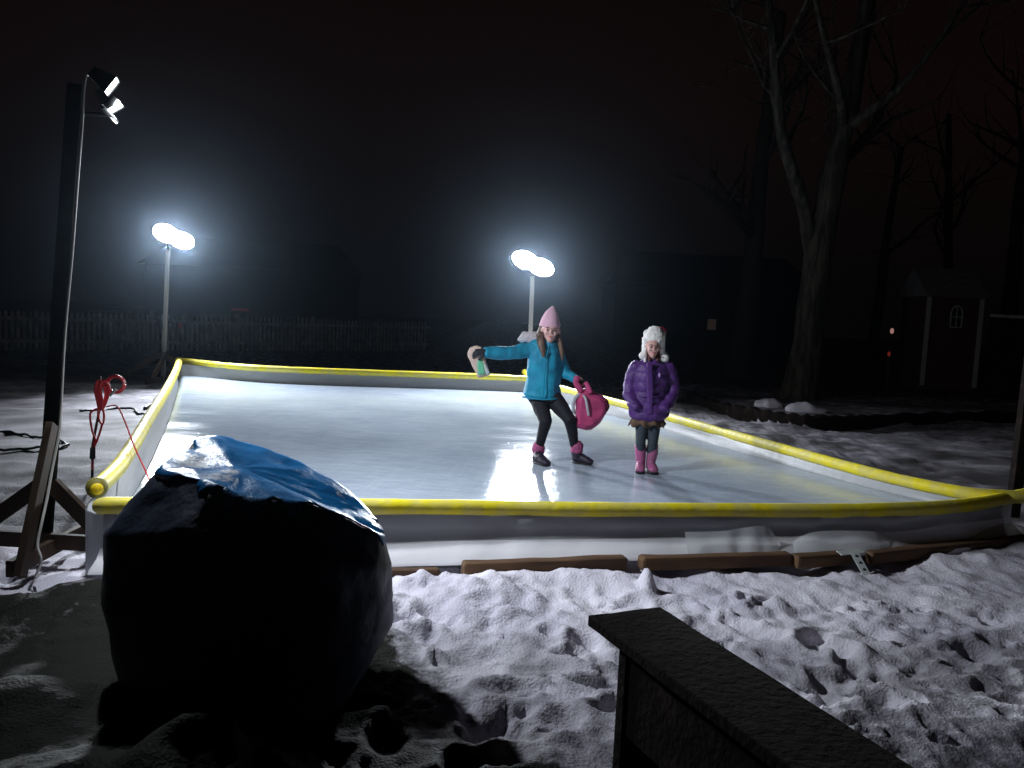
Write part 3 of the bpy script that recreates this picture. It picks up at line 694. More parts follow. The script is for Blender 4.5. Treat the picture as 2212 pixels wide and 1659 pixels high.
# ------------------------------------------------------------------ blue tarp heap
def ring_keys():
    R0 = [(455, 940, 3.55), (540, 962, 3.6), (640, 1000, 3.6), (735, 1050, 3.55), (800, 1108, 3.45), (830, 1158, 3.3), (790, 1142, 3.15), (700, 1100, 3.05), (600, 1084, 3.0), (525, 1078, 2.98), (450, 1045, 3.02), (350, 1012, 3.2), (398, 975, 3.4)]
    R1 = [(430, 1010, 3.72), (540, 1050, 3.8), (650, 1080, 3.8), (745, 1120, 3.75), (812, 1180, 3.6), (847, 1215, 3.38), (822, 1225, 3.1), (720, 1225, 2.93), (600, 1205, 2.86), (500, 1180, 2.84), (390, 1150, 2.88), (228, 1158, 3.1), (262, 1115, 3.45)]
    A0 = [D(*p) for p in R0]; A1 = [D(*p) for p in R1]
    c = sum(A1, Vector()) / len(A1)
    A2, A3, A4 = [], [], []
    for p in A1:
        q = Vector(p); s = 1.035 if q.x > c.x else 1.0
        q = Vector((c.x + (p.x - c.x) * s, c.y + (p.y - c.y) * 1.02, min(p.z * .58, .40))); A2.append(q)
        s3 = .86 if q.x > c.x else .94
        A3.append(Vector((c.x + (p.x - c.x) * s3, c.y + (p.y - c.y) * 1.0, .16)))
        s4 = .60 if q.x > c.x else .84
        A4.append(Vector((c.x + (p.x - c.x) * s4, c.y + (p.y - c.y) * .98, -.05)))
    return A0, A1, A2, A3, A4
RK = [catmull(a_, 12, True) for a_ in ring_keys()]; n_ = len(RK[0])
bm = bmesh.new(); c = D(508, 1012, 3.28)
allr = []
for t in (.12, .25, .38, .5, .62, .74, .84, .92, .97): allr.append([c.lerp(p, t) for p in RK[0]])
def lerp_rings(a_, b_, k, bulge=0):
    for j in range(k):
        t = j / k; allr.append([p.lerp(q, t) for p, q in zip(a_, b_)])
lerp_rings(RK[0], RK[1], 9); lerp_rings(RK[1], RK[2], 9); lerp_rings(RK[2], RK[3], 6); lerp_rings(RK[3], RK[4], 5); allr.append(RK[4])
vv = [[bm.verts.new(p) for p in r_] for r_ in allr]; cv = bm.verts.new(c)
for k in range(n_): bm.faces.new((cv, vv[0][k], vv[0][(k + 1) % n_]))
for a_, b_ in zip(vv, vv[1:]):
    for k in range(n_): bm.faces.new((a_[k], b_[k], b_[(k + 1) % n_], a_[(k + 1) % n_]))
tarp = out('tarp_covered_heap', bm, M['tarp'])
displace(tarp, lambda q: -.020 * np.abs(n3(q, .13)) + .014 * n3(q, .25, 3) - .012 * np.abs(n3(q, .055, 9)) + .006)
me = tarp.data; nv = len(me.vertices); co = np.empty(nv * 3); me.vertices.foreach_get('co', co); co = co.reshape(-1, 3)
fA = D(430, 1010, 3.3); fr = np.zeros(nv)
for (x, y, Yv, rr) in ((420, 1000, 3.3, .13), (470, 1050, 3.1, .10), (495, 1020, 3.2, .07), (380, 1000, 3.35, .07), (600, 1105, 3.0, .05), (590, 1130, 2.95, .03), (745, 1120, 3.15, .06), (790, 1140, 3.2, .06), (735, 1070, 3.45, .04)):
    q = D(x, y, Yv); fr = np.maximum(fr, .52 * np.exp(-(((co - np.array(q)) ** 2).sum(1)) / rr ** 2))
a = me.attributes.new('speckle', 'FLOAT', 'POINT'); a.data.foreach_set('value', fr.astype(np.float32))  # white speckle at chosen spots on the tarp top
nring = len(allr); heap = empty('covered_heap', (c.x, c.y, 0), 'large heap in the left foreground, blue tarp with white speckles on top and shade painted below', 'covered heap')
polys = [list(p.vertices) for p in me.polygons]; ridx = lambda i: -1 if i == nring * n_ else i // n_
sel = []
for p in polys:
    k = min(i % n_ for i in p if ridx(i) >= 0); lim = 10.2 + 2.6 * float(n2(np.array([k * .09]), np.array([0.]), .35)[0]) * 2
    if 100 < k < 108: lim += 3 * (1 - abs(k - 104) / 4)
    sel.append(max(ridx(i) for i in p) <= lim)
nos = [v_.normal.copy() for v_ in me.vertices]
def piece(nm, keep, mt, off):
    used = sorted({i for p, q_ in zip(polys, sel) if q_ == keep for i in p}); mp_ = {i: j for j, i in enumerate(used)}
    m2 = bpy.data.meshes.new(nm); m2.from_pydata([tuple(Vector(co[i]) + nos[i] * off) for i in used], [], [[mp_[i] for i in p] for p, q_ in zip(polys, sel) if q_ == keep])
    a2 = m2.attributes.new('speckle', 'FLOAT', 'POINT'); a2.data.foreach_set('value', fr[used].astype(np.float32))
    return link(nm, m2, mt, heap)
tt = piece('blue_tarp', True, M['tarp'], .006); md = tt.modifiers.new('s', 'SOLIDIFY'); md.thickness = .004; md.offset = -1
piece('shaded_front', False, M['shading'], 0)  # lower faces of the same tarp, their shade put into the colour
bpy.data.objects.remove(tarp)

# ------------------------------------------------------------------ bench
bench = None
zb = .47
bl = atZ(585, 618, zb); brr = atZ(660, 612, zb); nl = atZ(733, 739, zb); nr = atZ(917, 768, zb)
u = ((nr - brr).normalized() + (nl - bl).normalized()).normalized(); u.z = 0; u.normalize()
v = Vector((-u.y, u.x, 0));
if (bl - brr).dot(v) < 0: v = -v
wdt = .31
e = brr + v * wdt / 2; far_end = e; near_end = e + u * 2.3
bench = empty('wooden_bench', (e + u * 1.1).x * Vector((1, 0, 0)) + Vector((0, (e + u * 1.1).y, 0)), 'dark wooden plank bench standing in the snow at lower right', 'bench')
bm = bmesh.new(); beam(bm, far_end, near_end, wdt, .04, bev=.005)
bmesh.ops.subdivide_edges(bm, edges=[x_ for x_ in bm.edges if x_.calc_length() > .25], cuts=30)
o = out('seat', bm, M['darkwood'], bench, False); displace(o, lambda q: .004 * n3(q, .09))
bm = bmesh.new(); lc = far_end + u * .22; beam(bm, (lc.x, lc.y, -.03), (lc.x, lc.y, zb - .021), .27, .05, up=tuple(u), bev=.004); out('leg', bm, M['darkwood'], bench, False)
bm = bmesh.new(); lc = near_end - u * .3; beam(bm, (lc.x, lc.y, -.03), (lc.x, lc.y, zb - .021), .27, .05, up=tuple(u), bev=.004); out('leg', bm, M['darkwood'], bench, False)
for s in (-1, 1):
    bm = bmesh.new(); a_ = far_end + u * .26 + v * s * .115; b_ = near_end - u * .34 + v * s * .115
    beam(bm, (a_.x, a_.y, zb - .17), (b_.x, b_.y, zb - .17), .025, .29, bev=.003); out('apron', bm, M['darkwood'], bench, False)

# ------------------------------------------------------------------ picket fence
fl = atY(-60, 308, 18.5); fr_ = atY(430, 317, 27); f0 = Vector((fl.x, 18.5, 0)); f1 = Vector((fr_.x, 27.0, 0))
fence = empty('picket_fence', f0, 'pale weathered picket fence along the far left of the yard', 'fence')
dv = (f1 - f0); Lf = dv.length; dv.normalize(); nvv = Vector((-dv.y, dv.x, 0)); topz = .98
npk = int(Lf / .125); panels = 6; per = npk // panels + 1
for p_ in range(panels):
    bm = bmesh.new()
    for k in range(p_ * per, min(npk, (p_ + 1) * per)):
        q = f0 + dv * (k * .125) - nvv * .03; rr = random.Random(k); h = topz + rr.uniform(-.02, .02)
        wv = .035; th = .009; prof = [(-wv, 0.03), (wv, .03), (wv, h - .07), (0, h), (-wv, h - .07)]
        fa = [bm.verts.new(q + dv * a_ + Vector((0, 0, b_)) - nvv * th) for a_, b_ in prof]; fb = [bm.verts.new(q + dv * a_ + Vector((0, 0, b_)) + nvv * th) for a_, b_ in prof]
        bm.faces.new(fa); bm.faces.new(fb[::-1])
        for i in range(5): bm.faces.new((fa[i], fb[i], fb[(i + 1) % 5], fa[(i + 1) % 5]))
    out('picket_panel', bm, M['picket'], fence, False)
    q = f0 + dv * (p_ * per * .125); bm = bmesh.new(); beam(bm, q + nvv * .05 + Vector((0, 0, 0)), q + nvv * .05 + Vector((0, 0, topz + .04)), .09, .09, up=(0, 1, 0)); out('post', bm, M['picket'], fence, False)
for hz in (.25, topz - .2):
    bm = bmesh.new(); beam(bm, f0 + Vector((0, 0, hz)), f1 + Vector((0, 0, hz)), .03, .08); out('rail', bm, M['picket'], fence, False)

# ------------------------------------------------------------------ trees
def tree(base, r0, spine, label, mt, seed, nlimb=8, depth=3, name='bare_tree', limbs=None, fork=None):
    rnd = random.Random(seed); base = Vector(base)
    t = empty(name, base, label, 'tree', 'bare trees round the yard')
    P = catmull(spine, 6); bm = bmesh.new(); n = len(P); rad = []
    tot = sum((P[i] - P[i - 1]).length for i in range(1, n)); acc = 0
    for i in range(n):
        if i: acc += (P[i] - P[i - 1]).length
        q = acc / tot; rad.append(r0 * (1 - .62 * q) * (1 + .55 * math.exp(-acc / .28)))
    tube(bm, P, rad, 18)
    if fork:
        for FP, fr0 in fork:
            FP = catmull(FP, 6); tube(bm, FP, [fr0 * (1 - .7 * i / len(FP)) for i in range(len(FP))], 12)
    trunk = out('trunk', bm, mt, t); displace(trunk, lambda q: .03 * n3(q, .18) + .05 * n3(q, .6, 4))
    bm = bmesh.new()
    def grow(p, d, L, r, lv):
        pts = [Vector(p)]; dd = Vector(d).normalized(); seg = 5
        for k in range(seg):
            dd = (dd + Vector((rnd.gauss(0, .16), rnd.gauss(0, .16), rnd.gauss(.05, .12)))).normalized(); pts.append(pts[-1] + dd * L / seg)
        tube(bm, pts, [r * (1 - .75 * i / seg) + .002 for i in range(seg + 1)], 6 if lv < 2 else 4, False)
        if lv < depth:
            for k in range(5 if lv < 2 else 4):
                i = rnd.randint(1, seg); q = pts[i]; ax = Vector((rnd.gauss(0, 1), rnd.gauss(0, 1), rnd.gauss(.35, .6))).normalized()
                nd = (dd * .8 + ax * .9).normalized(); grow(q, nd, L * rnd.uniform(.4, .65), r * .45 * (1 - .1 * i) + .003, lv + 1)
    srcs = [(P, rad)]
    if fork: srcs += [(catmull(FP, 6), [fr0 * (1 - .7 * i / 30) for i in range(60)]) for FP, fr0 in fork]
    for PP, RR in srcs:
        for k in range(nlimb):
            i = rnd.randint(int(len(PP) * .45), len(PP) - 1); q = PP[i]; a_ = rnd.uniform(0, 6.28)
            grow(q, (math.cos(a_), math.sin(a_), rnd.uniform(.3, 1.2)), rnd.uniform(1.6, 3.2), max(RR[min(i, len(RR) - 1)] * .5, .02), 1)
    out('crown', bm, mt, t)
    return t
Yt = 15.6
tb = atY(797, 400, Yt); 
sp = [Vector((tb.x, Yt, -.05)), atY(806, 350, Yt), atY(813, 300, Yt), atY(819, 250, Yt), atY(835, 170, Yt), atY(852, 90, Yt), atY(868, 0, Yt), atY(880, -130, Yt)]
tree((tb.x, Yt, 0), .29, sp, 'big bare forked tree in the planting bed right of the rink', M['bark'], 5, 7, 3,
     fork=[([atY(815, 262, Yt), atY(806, 215, Yt), atY(790, 165, Yt - .3), atY(778, 110, Yt - .5), atY(772, 30, Yt - .6), atY(760, -90, Yt)], .16)])
def simple_tree(px, Yd, r, lean, label, seed, mt='bark2', nl=7, hgt=9, name='bare_tree'):
    b = atY(px, 380, Yd); b.z = 0
    sp = [b, b + Vector((lean * .3, 0, hgt * .3)), b + Vector((lean * .5, .2, hgt * .6)), b + Vector((lean, .3, hgt))]
    tree(b, r, sp, label, M[mt], seed, nl, 2, name)
simple_tree(738, 21, .30, .5, 'dark bare tree behind the girl in purple, left of the big forked tree', 11)
simple_tree(1000, 27, .30, .3, 'dark straight bare tree rising behind the playhouse', 12)
simple_tree(945, 30, .22, -.6, 'thin dark bare tree left of the playhouse roof', 13)
simple_tree(868, 36, .26, .7, 'distant bare tree seen just right of the big forked trunk', 18)

# ------------------------------------------------------------------ planting bed edging
bm = bmesh.new(); C = catmull(BED, 8); rows = []
for i, p in enumerate(C):
    t = (C[min(i + 1, len(C) - 1)] - C[max(i - 1, 0)]); t.z = 0; t.normalize(); nrm = Vector((t.y, -t.x, 0))
    h = .17 + .02 * math.sin(i * 1.7); rows.append([bm.verts.new(Vector((p.x, p.y, 0)) + nrm * a_ + Vector((0, 0, b_))) for a_, b_ in ((.05, -.05), (.05, h - .02), (.03, h), (-.08, h), (-.1, h - .02), (-.1, -.05))])
for a_, b_ in zip(rows, rows[1:]):
    for k in range(5): bm.faces.new((a_[k], b_[k], b_[k + 1], a_[k + 1]))
bm.faces.new(rows[0]); bm.faces.new(rows[-1][::-1])
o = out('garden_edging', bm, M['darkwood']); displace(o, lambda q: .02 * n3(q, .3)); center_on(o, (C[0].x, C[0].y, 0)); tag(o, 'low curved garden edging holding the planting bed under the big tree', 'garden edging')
def snow_lump(px, py, z, sx, sy, sz, label, seed):
    c = atZ(px, py, z); bm = bmesh.new(); ball(bm, (c.x, c.y, z), sx, sy, sz, u=32, v=20); o = out('snow_heap', bm, M['snow']); displace(o, lambda q: .10 * n3(q, .22, seed) + .04 * n3(q, .08, seed)); center_on(o, (c.x, c.y, z)); tag(o, label, 'snow heap', 'snow heaps at the foot of the big tree')
snow_lump(768, 405, .14, .26, .18, .12, 'small snow heap on the bed edge left of the big tree foot', 1)
snow_lump(806, 410, .13, .34, .2, .11, 'wider low snow heap right in front of the big tree foot', 2)

# ------------------------------------------------------------------ playhouse
Yp = 19.5; pl = atY(921, 390, Yp); pr = atY(975, 392, Yp); px0, px1 = pl.x, pr.x; zt = atY(948, 297, Yp).z; zr = atY(948, 271, Yp).z
ph = empty('playhouse', ((px0 + px1) / 2, Yp, 0), 'small dark red playhouse with grey roof and white corner trim, far right', 'playhouse')
bm = bmesh.new(); box(bm, ((px0 + px1) / 2, Yp + .7, zt / 2), px1 - px0, 1.3, zt, None, .005); out('wall', bm, M['redwall'], ph, False)
bm = bmesh.new(); yf, yb, ym = Yp - .1, Yp + 1.5, Yp + .7; q0, q1 = px0 - .1, px1 + .1
F_ = [bm.verts.new(p) for p in ((q0, yf, zt), (q1, yf, zt), (q1, ym, zr + .1), (q0, ym, zr + .1), (q1, yb, zt), (q0, yb, zt))]
bm.faces.new((F_[0], F_[1], F_[2], F_[3])); bm.faces.new((F_[3], F_[2], F_[4], F_[5])); bm.faces.new((F_[1], F_[4], F_[2])); bm.faces.new((F_[0], F_[3], F_[5])); bm.faces.new((F_[0], F_[5], F_[4], F_[1]))
out('roof', bm, M['roof'], ph, False)
for x_ in (px0 + .02, px1 - .02):
    bm = bmesh.new(); box(bm, (x_, Yp + .03, zt / 2 + .1), .09, .06, zt - .22, None, .004); out('corner_trim', bm, M['white_trim'], ph, False)
wc = atY(957, 317, Yp)
bm = bmesh.new(); P = [Vector((wc.x + a_, Yp + .02, wc.z + b_)) for a_, b_ in ((-.13, -.24), (.13, -.24), (.13, .12), (.08, .22), (0, .26), (-.08, .22), (-.13, .12))]
tube(bm, P + [P[0]], .02, 6, False); beam(bm, Vector((wc.x, Yp + .02, wc.z - .24)), Vector((wc.x, Yp + .02, wc.z + .25)), .02, .02, up=(0, 1, 0)); beam(bm, Vector((wc.x - .13, Yp + .02, wc.z)), Vector((wc.x + .13, Yp + .02, wc.z)), .02, .02)
wf = out('window', bm, M['white_trim'], ph, False)
bm = bmesh.new(); bm.faces.new([bm.verts.new(p + Vector((0, .012, 0))) for p in P]); out('pane', bm, M['paneD'], wf, False)
# dark board fence right of it
a_ = atY(985, 360, 20); b_ = atY(1100, 360, 20.5); bf = empty('board_fence', (a_.x, a_.y, 0), 'dark board fence with a pale top rail at the far right edge', 'fence')
zt2 = atY(1000, 316, 20).z
bm = bmesh.new(); nb_ = 18
for k in range(nb_):
    p = Vector((a_.x, a_.y, 0)).lerp(Vector((b_.x, b_.y, 0)), (k + .5) / nb_); box(bm, (p.x, p.y, zt2 / 2), .13, .02, zt2 - .05, None, .003)
out('boards', bm, M['darkwall'], bf, False)
bm = bmesh.new(); beam(bm, (a_.x, a_.y - .03, zt2), (b_.x, b_.y - .03, zt2), .05, .07); out('top_rail', bm, M['picket'], bf, False)

# far house with a dim window, and another house behind the fence
def house(px, Yh, wd, hh, label, win, wm):
    c = atY(px, 350, Yh); h = empty('house', (c.x, Yh, 0), label, 'house', 'neighbouring houses in the dark')
    bm = bmesh.new(); box(bm, (c.x, Yh + 3, hh / 2), wd, 6, hh, None, .01); out('wall', bm, M['darkwall'], h, False)
    bm = bmesh.new(); z1 = hh + 1.6
    V = [bm.verts.new(p) for p in ((c.x - wd / 2 - .3, Yh - .3, hh), (c.x + wd / 2 + .3, Yh - .3, hh), (c.x + wd / 2 + .3, Yh + 6.3, hh), (c.x - wd / 2 - .3, Yh + 6.3, hh), (c.x - wd / 2 + .6, Yh + 3, z1), (c.x + wd / 2 - .6, Yh + 3, z1))]
    for f in ((0, 1, 5, 4), (1, 2, 5), (2, 3, 4, 5), (3, 0, 4), (3, 2, 1, 0)): bm.faces.new([V[i] for i in f])
    out('roof', bm, M['darkwall'], h, False)
    for (x0, y0, x1, y1) in win:
        p0 = atY(x0, y0, Yh - .06); p1 = atY(x1, y1, Yh - .06); bm = bmesh.new()
        box(bm, ((p0.x + p1.x) / 2, Yh - .03, (p0.z + p1.z) / 2), abs(p1.x - p0.x) + .16, .05, abs(p1.z - p0.z) + .16, None, .004); f = out('window', bm, M['darkwall'], h, False)
        bm = bmesh.new(); box(bm, ((p0.x + p1.x) / 2, Yh - .07, (p0.z + p1.z) / 2), abs(p1.x - p0.x), .02, abs(p1.z - p0.z), None, .002); out('pane', bm, M[wm], f, False)
    return h
house(712, 38, 9, 2.9, 'dark house with a dimly lit pale window, between the purple girl and the big tree', [(708, 319, 715.5, 330)], 'window_lit')
house(240, 44, 10, 2.9, 'dark house beyond the picket fence with a faint red lit strip', [(231, 308, 249, 311.5)], 'redstrip')
# small red lights
def glow(px, py, Yg, r, mt, label, pole=True):
    c = atY(px, py, Yg); t = empty('garden_light', (c.x, Yg, 0), label, 'garden light', 'tiny red and pink garden lights')
    bm = bmesh.new(); tube(bm, [(c.x, Yg, 0), (c.x, Yg, c.z - r)], .015, 6); out('stake', bm, M['black'], t)
    bm = bmesh.new(); ball(bm, c, r * .8, r * .8, r * 1.3); out('bulb', bm, M[mt], t)
glow(892, 331, 19, .05, 'pinkglow', 'tiny pinkish light left of the playhouse')
glow(889, 354, 18, .04, 'redglow', 'tiny red light low down left of the playhouse')
glow(181, 324.5, 26, .07, 'redglow', 'tiny red light behind the picket fence by the left lamp post')

# ------------------------------------------------------------------ people
def hand(bm, wrist, d, nrm, s=1.0, curl=.6, thumb=1):
    "five separate fingers; d: towards fingertips, nrm: out of the back of the hand"
    wrist = Vector(wrist); d = Vector(d).normalized(); nrm = Vector(nrm); nrm = (nrm - d * nrm.dot(d)).normalized(); sd = d.cross(nrm)
    L = .075 * s
    loft(bm, [(wrist, .022 * s, .017 * s), (wrist + d * L * .5, .034 * s, .016 * s), (wrist + d * L, .037 * s, .014 * s)], sd, 12)
    for i, ln in enumerate((.062, .070, .066, .052)):
        off = sd * ((1.5 - i) * .019 * s * thumb); p = wrist + d * L * .98 + off; a = 0; pts = [p]
        for k, f in enumerate((.45, .32, .26)):
            a += curl * (.7 + .25 * k); q = d * math.cos(a) - nrm * math.sin(a); pts.append(pts[-1] + q * ln * s * f)
        loft(bm, [(pt, r_ * s, r_ * s) for pt, r_ in zip(pts, (.0095, .009, .0085, .0075))], None, 8)
    p = wrist + d * L * .3 + sd * .030 * s * thumb; q1 = (d * .6 + sd * .7 * thumb - nrm * .25).normalized(); q2 = (d * .85 + sd * .2 * thumb - nrm * .5).normalized()
    loft(bm, [(p, .012 * s, .012 * s), (p + q1 * .032 * s, .011 * s, .011 * s), (p + q1 * .032 * s + q2 * .03 * s, .009 * s, .009 * s)], None, 8)
def head_shape(bm, c, r, tilt=0.0):
    "skull, jaw, nose, ears; faces -Y"
    c = Vector(c); T = Matrix.Rotation(tilt, 3, 'Y')
    def q(x, y, z): return c + T @ Vector((x * r, y * r, z * r))
    ball(bm, q(0, .10, .22), r * .80, r * .92, r * .86)
    loft(bm, [(q(0, -.05, .25), r * .72, r * .72), (q(0, -.12, -.20), r * .66, r * .66), (q(0, -.22, -.62), r * .48, r * .50), (q(0, -.34, -.92), r * .25, r * .30)], Vector((1, 0, 0)), 18)
    loft(bm, [(q(0, -.82, .10), r * .07, r * .08), (q(0, -.90, -.15), r * .11, r * .12), (q(0, -.86, -.25), r * .12, r * .08)], Vector((1, 0, 0)), 8)
    for s in (-1, 1): ball(bm, q(s * .80, .02, -.05), r * .08, r * .16, r * .24, u=8, v=6); ball(bm, q(s * .36, -.62, -.22), r * .2, r * .16, r * .2, u=10, v=8)
    return q
def face_bits(q, r, parent):
    for s in (-1, 1):
        bm = bmesh.new(); ball(bm, q(s * .30, -.80, .04), r * .12, r * .10, r * .075, u=10, v=8); out('eye', bm, M['eye'], parent)
        bm = bmesh.new(); tube(bm, [q(s * .17, -.90, .22), q(s * .32, -.87, .26), q(s * .46, -.78, .21)], r * .035, 6); out('eyebrow', bm, M['brow'], parent)
    bm = bmesh.new(); tube(bm, [q(-.20, -.78, -.50), q(-.07, -.86, -.53), q(.07, -.86, -.53), q(.20, -.78, -.50)], [r * .03, r * .06, r * .06, r * .03], 8); out('mouth', bm, M['lip'], parent)

# --- girl in teal
RS = .94
Y1 = 7.54
def G(x, y, dy=0.0): return atY((1160 + x / 3.6875) * .39506, (750 + y / 3.6875) * .39506, Y1 + dy)
g1 = empty('person', (G(900, 1560).x, Y1, ZI), 'girl in teal jacket and pink pointed hat, knees bent, one arm flung out', 'person')
X1 = Vector((1, 0, 0))
hr = .103
bm = bmesh.new(); hc = G(862, 318, -.04); q = head_shape(bm, hc, hr, .06)
loft(bm, [(G(862, 380, -.01), .05, .05), (G(850, 440, .02), .055, .055)], X1, 12)
loft(bm, [(G(840, 455, .04), .09, .05), (G(815, 560, .04), .13, .07), (G(795, 700, .04), .135, .09), (G(785, 860, .05), .15, .10), (G(790, 940, .05), .15, .10)], X1, 18)
loft(bm, [(G(720, 470, .03), .05, .05), (G(640, 490, .02), .046, .046), (G(440, 515, -.06), .036, .036), (G(250, 522, -.14), .024, .024)], None, 12)
loft(bm, [(G(900, 480, .04), .048, .048), (G(960, 610, .08), .030, .030), (G(1015, 730, .05), .030, .030), (G(1150, 780, -.04), .022, .022)], None, 12)
LL = [(G(745, 930, .05), .085, .09), (G(775, 1050, -.03), .074, .076), (G(818, 1170, -.13), .056, .06), (G(790, 1270, -.06), .047, .05), (G(755, 1400, .0), .036, .038), (G(755, 1500, .01), .035, .035)]
RL = [(G(870, 930, .05), .085, .09), (G(960, 1045, -.03), .074, .076), (G(1040, 1150, -.12), .056, .06), (G(1065, 1260, -.05), .047, .05), (G(1085, 1390, .0), .036, .038), (G(1100, 1490, .01), .035, .035)]
loft(bm, LL, X1, 14); loft(bm, RL, X1, 14)
body = fuse('body', bm, M['skin'], g1, .0065, 3)
face_bits(q, hr, g1)
# jacket
bm = bmesh.new()
loft(bm, [(G(845, 425, .03), .085, .075), (G(815, 465, .04), .155, .10), (G(800, 540, .04), .168, .115), (G(800, 640, .04), .158, .12), (G(795, 750, .04), .166, .125), (G(785, 850, .05), .176, .135), (G(775, 925, .05), .184, .14)], X1, 28)
loft(bm, [(G(760, 490, .03), .075, .07), (G(650, 505, .02), .071, .068), (G(540, 518, -.03), .064, .062), (G(430, 525, -.07), .058, .056), (G(330, 528, -.10), .053, .05), (G(248, 525, -.14), .047, .045)], None, 16)
loft(bm, [(G(880, 495, .04), .07, .07), (G(935, 560, .07), .066, .062), (G(975, 650, .09), .058, .058), (G(1010, 725, .06), .056, .055), (G(1070, 765, .0), .05, .05), (G(1115, 780, -.03), .045, .045)], None, 16)
loft(bm, [(G(862, 412, .0), .070, .070), (G(855, 450, .01), .088, .085), (G(845, 490, .02), .12, .10)], X1, 18, True, .3)
def jfn(c): return .016 * n3(c, .06) + .014 * n3(c, .15, 2) - .010 * np.abs(n3(c, .09, 5))
jk = fuse('jacket', bm, M['teal'], g1, .0075, 4, jfn)
bm = bmesh.new(); tube(bm, [G(858, 440, -.055), G(832, 520, -.092), G(812, 620, -.098), G(800, 760, -.10), G(792, 935, -.105)], .0045, 6); out('zip', bm, M['teal'], jk)
bm = bmesh.new(); tube(bm, catmull([G(600, 938, .0), G(700, 955, -.085), G(800, 962, -.10), G(900, 958, -.075), G(950, 945, .02)], 5), .008, 8); out('hem', bm, M['teal'], jk)
# hood with fur
bm = bmesh.new(); loft(bm, [(G(575, 405, .10), .03, .03), (G(615, 378, .08), .048, .055), (G(680, 385, .07), .058, .065), (G(740, 400, .06), .06, .06), (G(800, 430, .08), .05, .05)], None, 14)
fuse('fur_hood', bm, M['fur'], g1, .006, 1, lambda c: .010 * n3(c, .018) + .006 * n3(c, .04))
# leggings
bm = bmesh.new(); f_ = lambda s: [(c_, a_ + .006, b_ + .006) for c_, a_, b_ in s[:-1]]
loft(bm, f_(LL), X1, 16); loft(bm, f_(RL), X1, 16); loft(bm, [(G(790, 880, .05), .15, .11), (G(800, 950, .04), .155, .11), (G(815, 1000, .03), .12, .10)], X1, 18)
fuse('leggings', bm, M['leggings'], g1, .0075, 3, lambda c: .004 * n3(c, .05))
# boots
def boot(parent, sh_top, sh_bot, heel, toe, cuff, r=.055, mat_='boot'):
    bm = bmesh.new(); loft(bm, [(sh_top, r, r), (sh_bot, r * .92, r * 1.0)], X1, 16)
    m_ = heel.lerp(toe, .45)
    dfoot = (toe - heel).normalized()
    loft(bm, [(heel + Vector((0, 0, .035)), .042, .040), (m_ + Vector((0, 0, .040)), .047, .046), (heel.lerp(toe, .8) + Vector((0, 0, .022)), .050, .033), (toe + Vector((0, 0, .012)), .040, .026)], dfoot.cross(Vector((0, 0, 1))), 16)
    loft(bm, [(sh_bot, r * .9, r * .95), (heel.lerp(toe, .22) + Vector((0, 0, .05)), .045, .05)], X1, 14)
    b_ = fuse('boot', bm, M[mat_], parent, .006, 3, lambda c: .003 * n3(c, .03))
    bm = bmesh.new(); loft(bm, [(heel - Vector((0, 0, .004)), .044, .012), (m_ - Vector((0, 0, .004)), .042, .012), (heel.lerp(toe, .8) - Vector((0, 0, .004)), .052, .012), (toe - Vector((0, 0, .004)), .04, .010)], dfoot.cross(Vector((0, 0, 1))), 16)
    out('sole', bm, M['sole'], b_)
    if cuff:
        bm = bmesh.new(); d_ = (sh_bot - sh_top).normalized(); loft(bm, [(sh_top - d_ * .022, r * 1.02, r * 1.02), (sh_top, r * 1.15, r * 1.15), (sh_top + d_ * .05, r * 1.12, r * 1.12)], X1, 18)
        fuse('boot_cuff', bm, M['bootcuff'], b_, .006, 1, lambda c: .006 * n3(c, .02))
def onice(p, z=.016): return Vector((p.x, p.y, ZI + z))
boot(g1, G(750, 1405, .0), G(742, 1490, .01), onice(atZ(*(lambda a: (a.x, a.y))(Vector(((1160 + 715 / 3.6875) * .39506, (750 + 1555 / 3.6875) * .39506))), ZI)), onice(atZ((1160 + 835 / 3.6875) * .39506, (750 + 1590 / 3.6875) * .39506, ZI)), True)
boot(g1, G(1108, 1395, .0), G(1100, 1480, .01), onice(atZ((1160 + 1078 / 3.6875) * .39506, (750 + 1555 / 3.6875) * .39506, ZI)), onice(atZ((1160 + 1245 / 3.6875) * .39506, (750 + 1578 / 3.6875) * .39506, ZI)), True)
# gloves
bm = bmesh.new(); hand(bm, G(252, 510, -.16), (-.9, -.22, -.15), (-.1, -.75, .6), 1.1, .8, -1); fuse('glove', bm, M['glove'], g1, .0045, 1)
bm = bmesh.new(); hand(bm, G(1120, 782, -.03), (.75, -.25, -.35), (.35, -.3, .85), 1.05, .75, 1); fuse('glove', bm, M['glove'], g1, .0045, 1)
# hat
bm = bmesh.new()
loft(bm, [(G(855, 276, -.01), .100, .112), (G(858, 245, -.015), .096, .106), (G(866, 195, -.01), .080, .088), (G(874, 150, -.005), .058, .064), (G(882, 112, 0), .030, .034), (G(887, 92, 0), .012, .013)], X1, 26, True, .15)
ht = fuse('hat', bm, M['pinkhat'], g1, .006, 2, lambda c: .003 * n3(c, .03))
bm = bmesh.new(); loft(bm, [(G(854, 284, -.012), .101, .114), (G(856, 256, -.012), .103, .114)], X1, 26, True, .1); fuse('hat_cuff', bm, M['pinkhat'], ht, .006, 1)
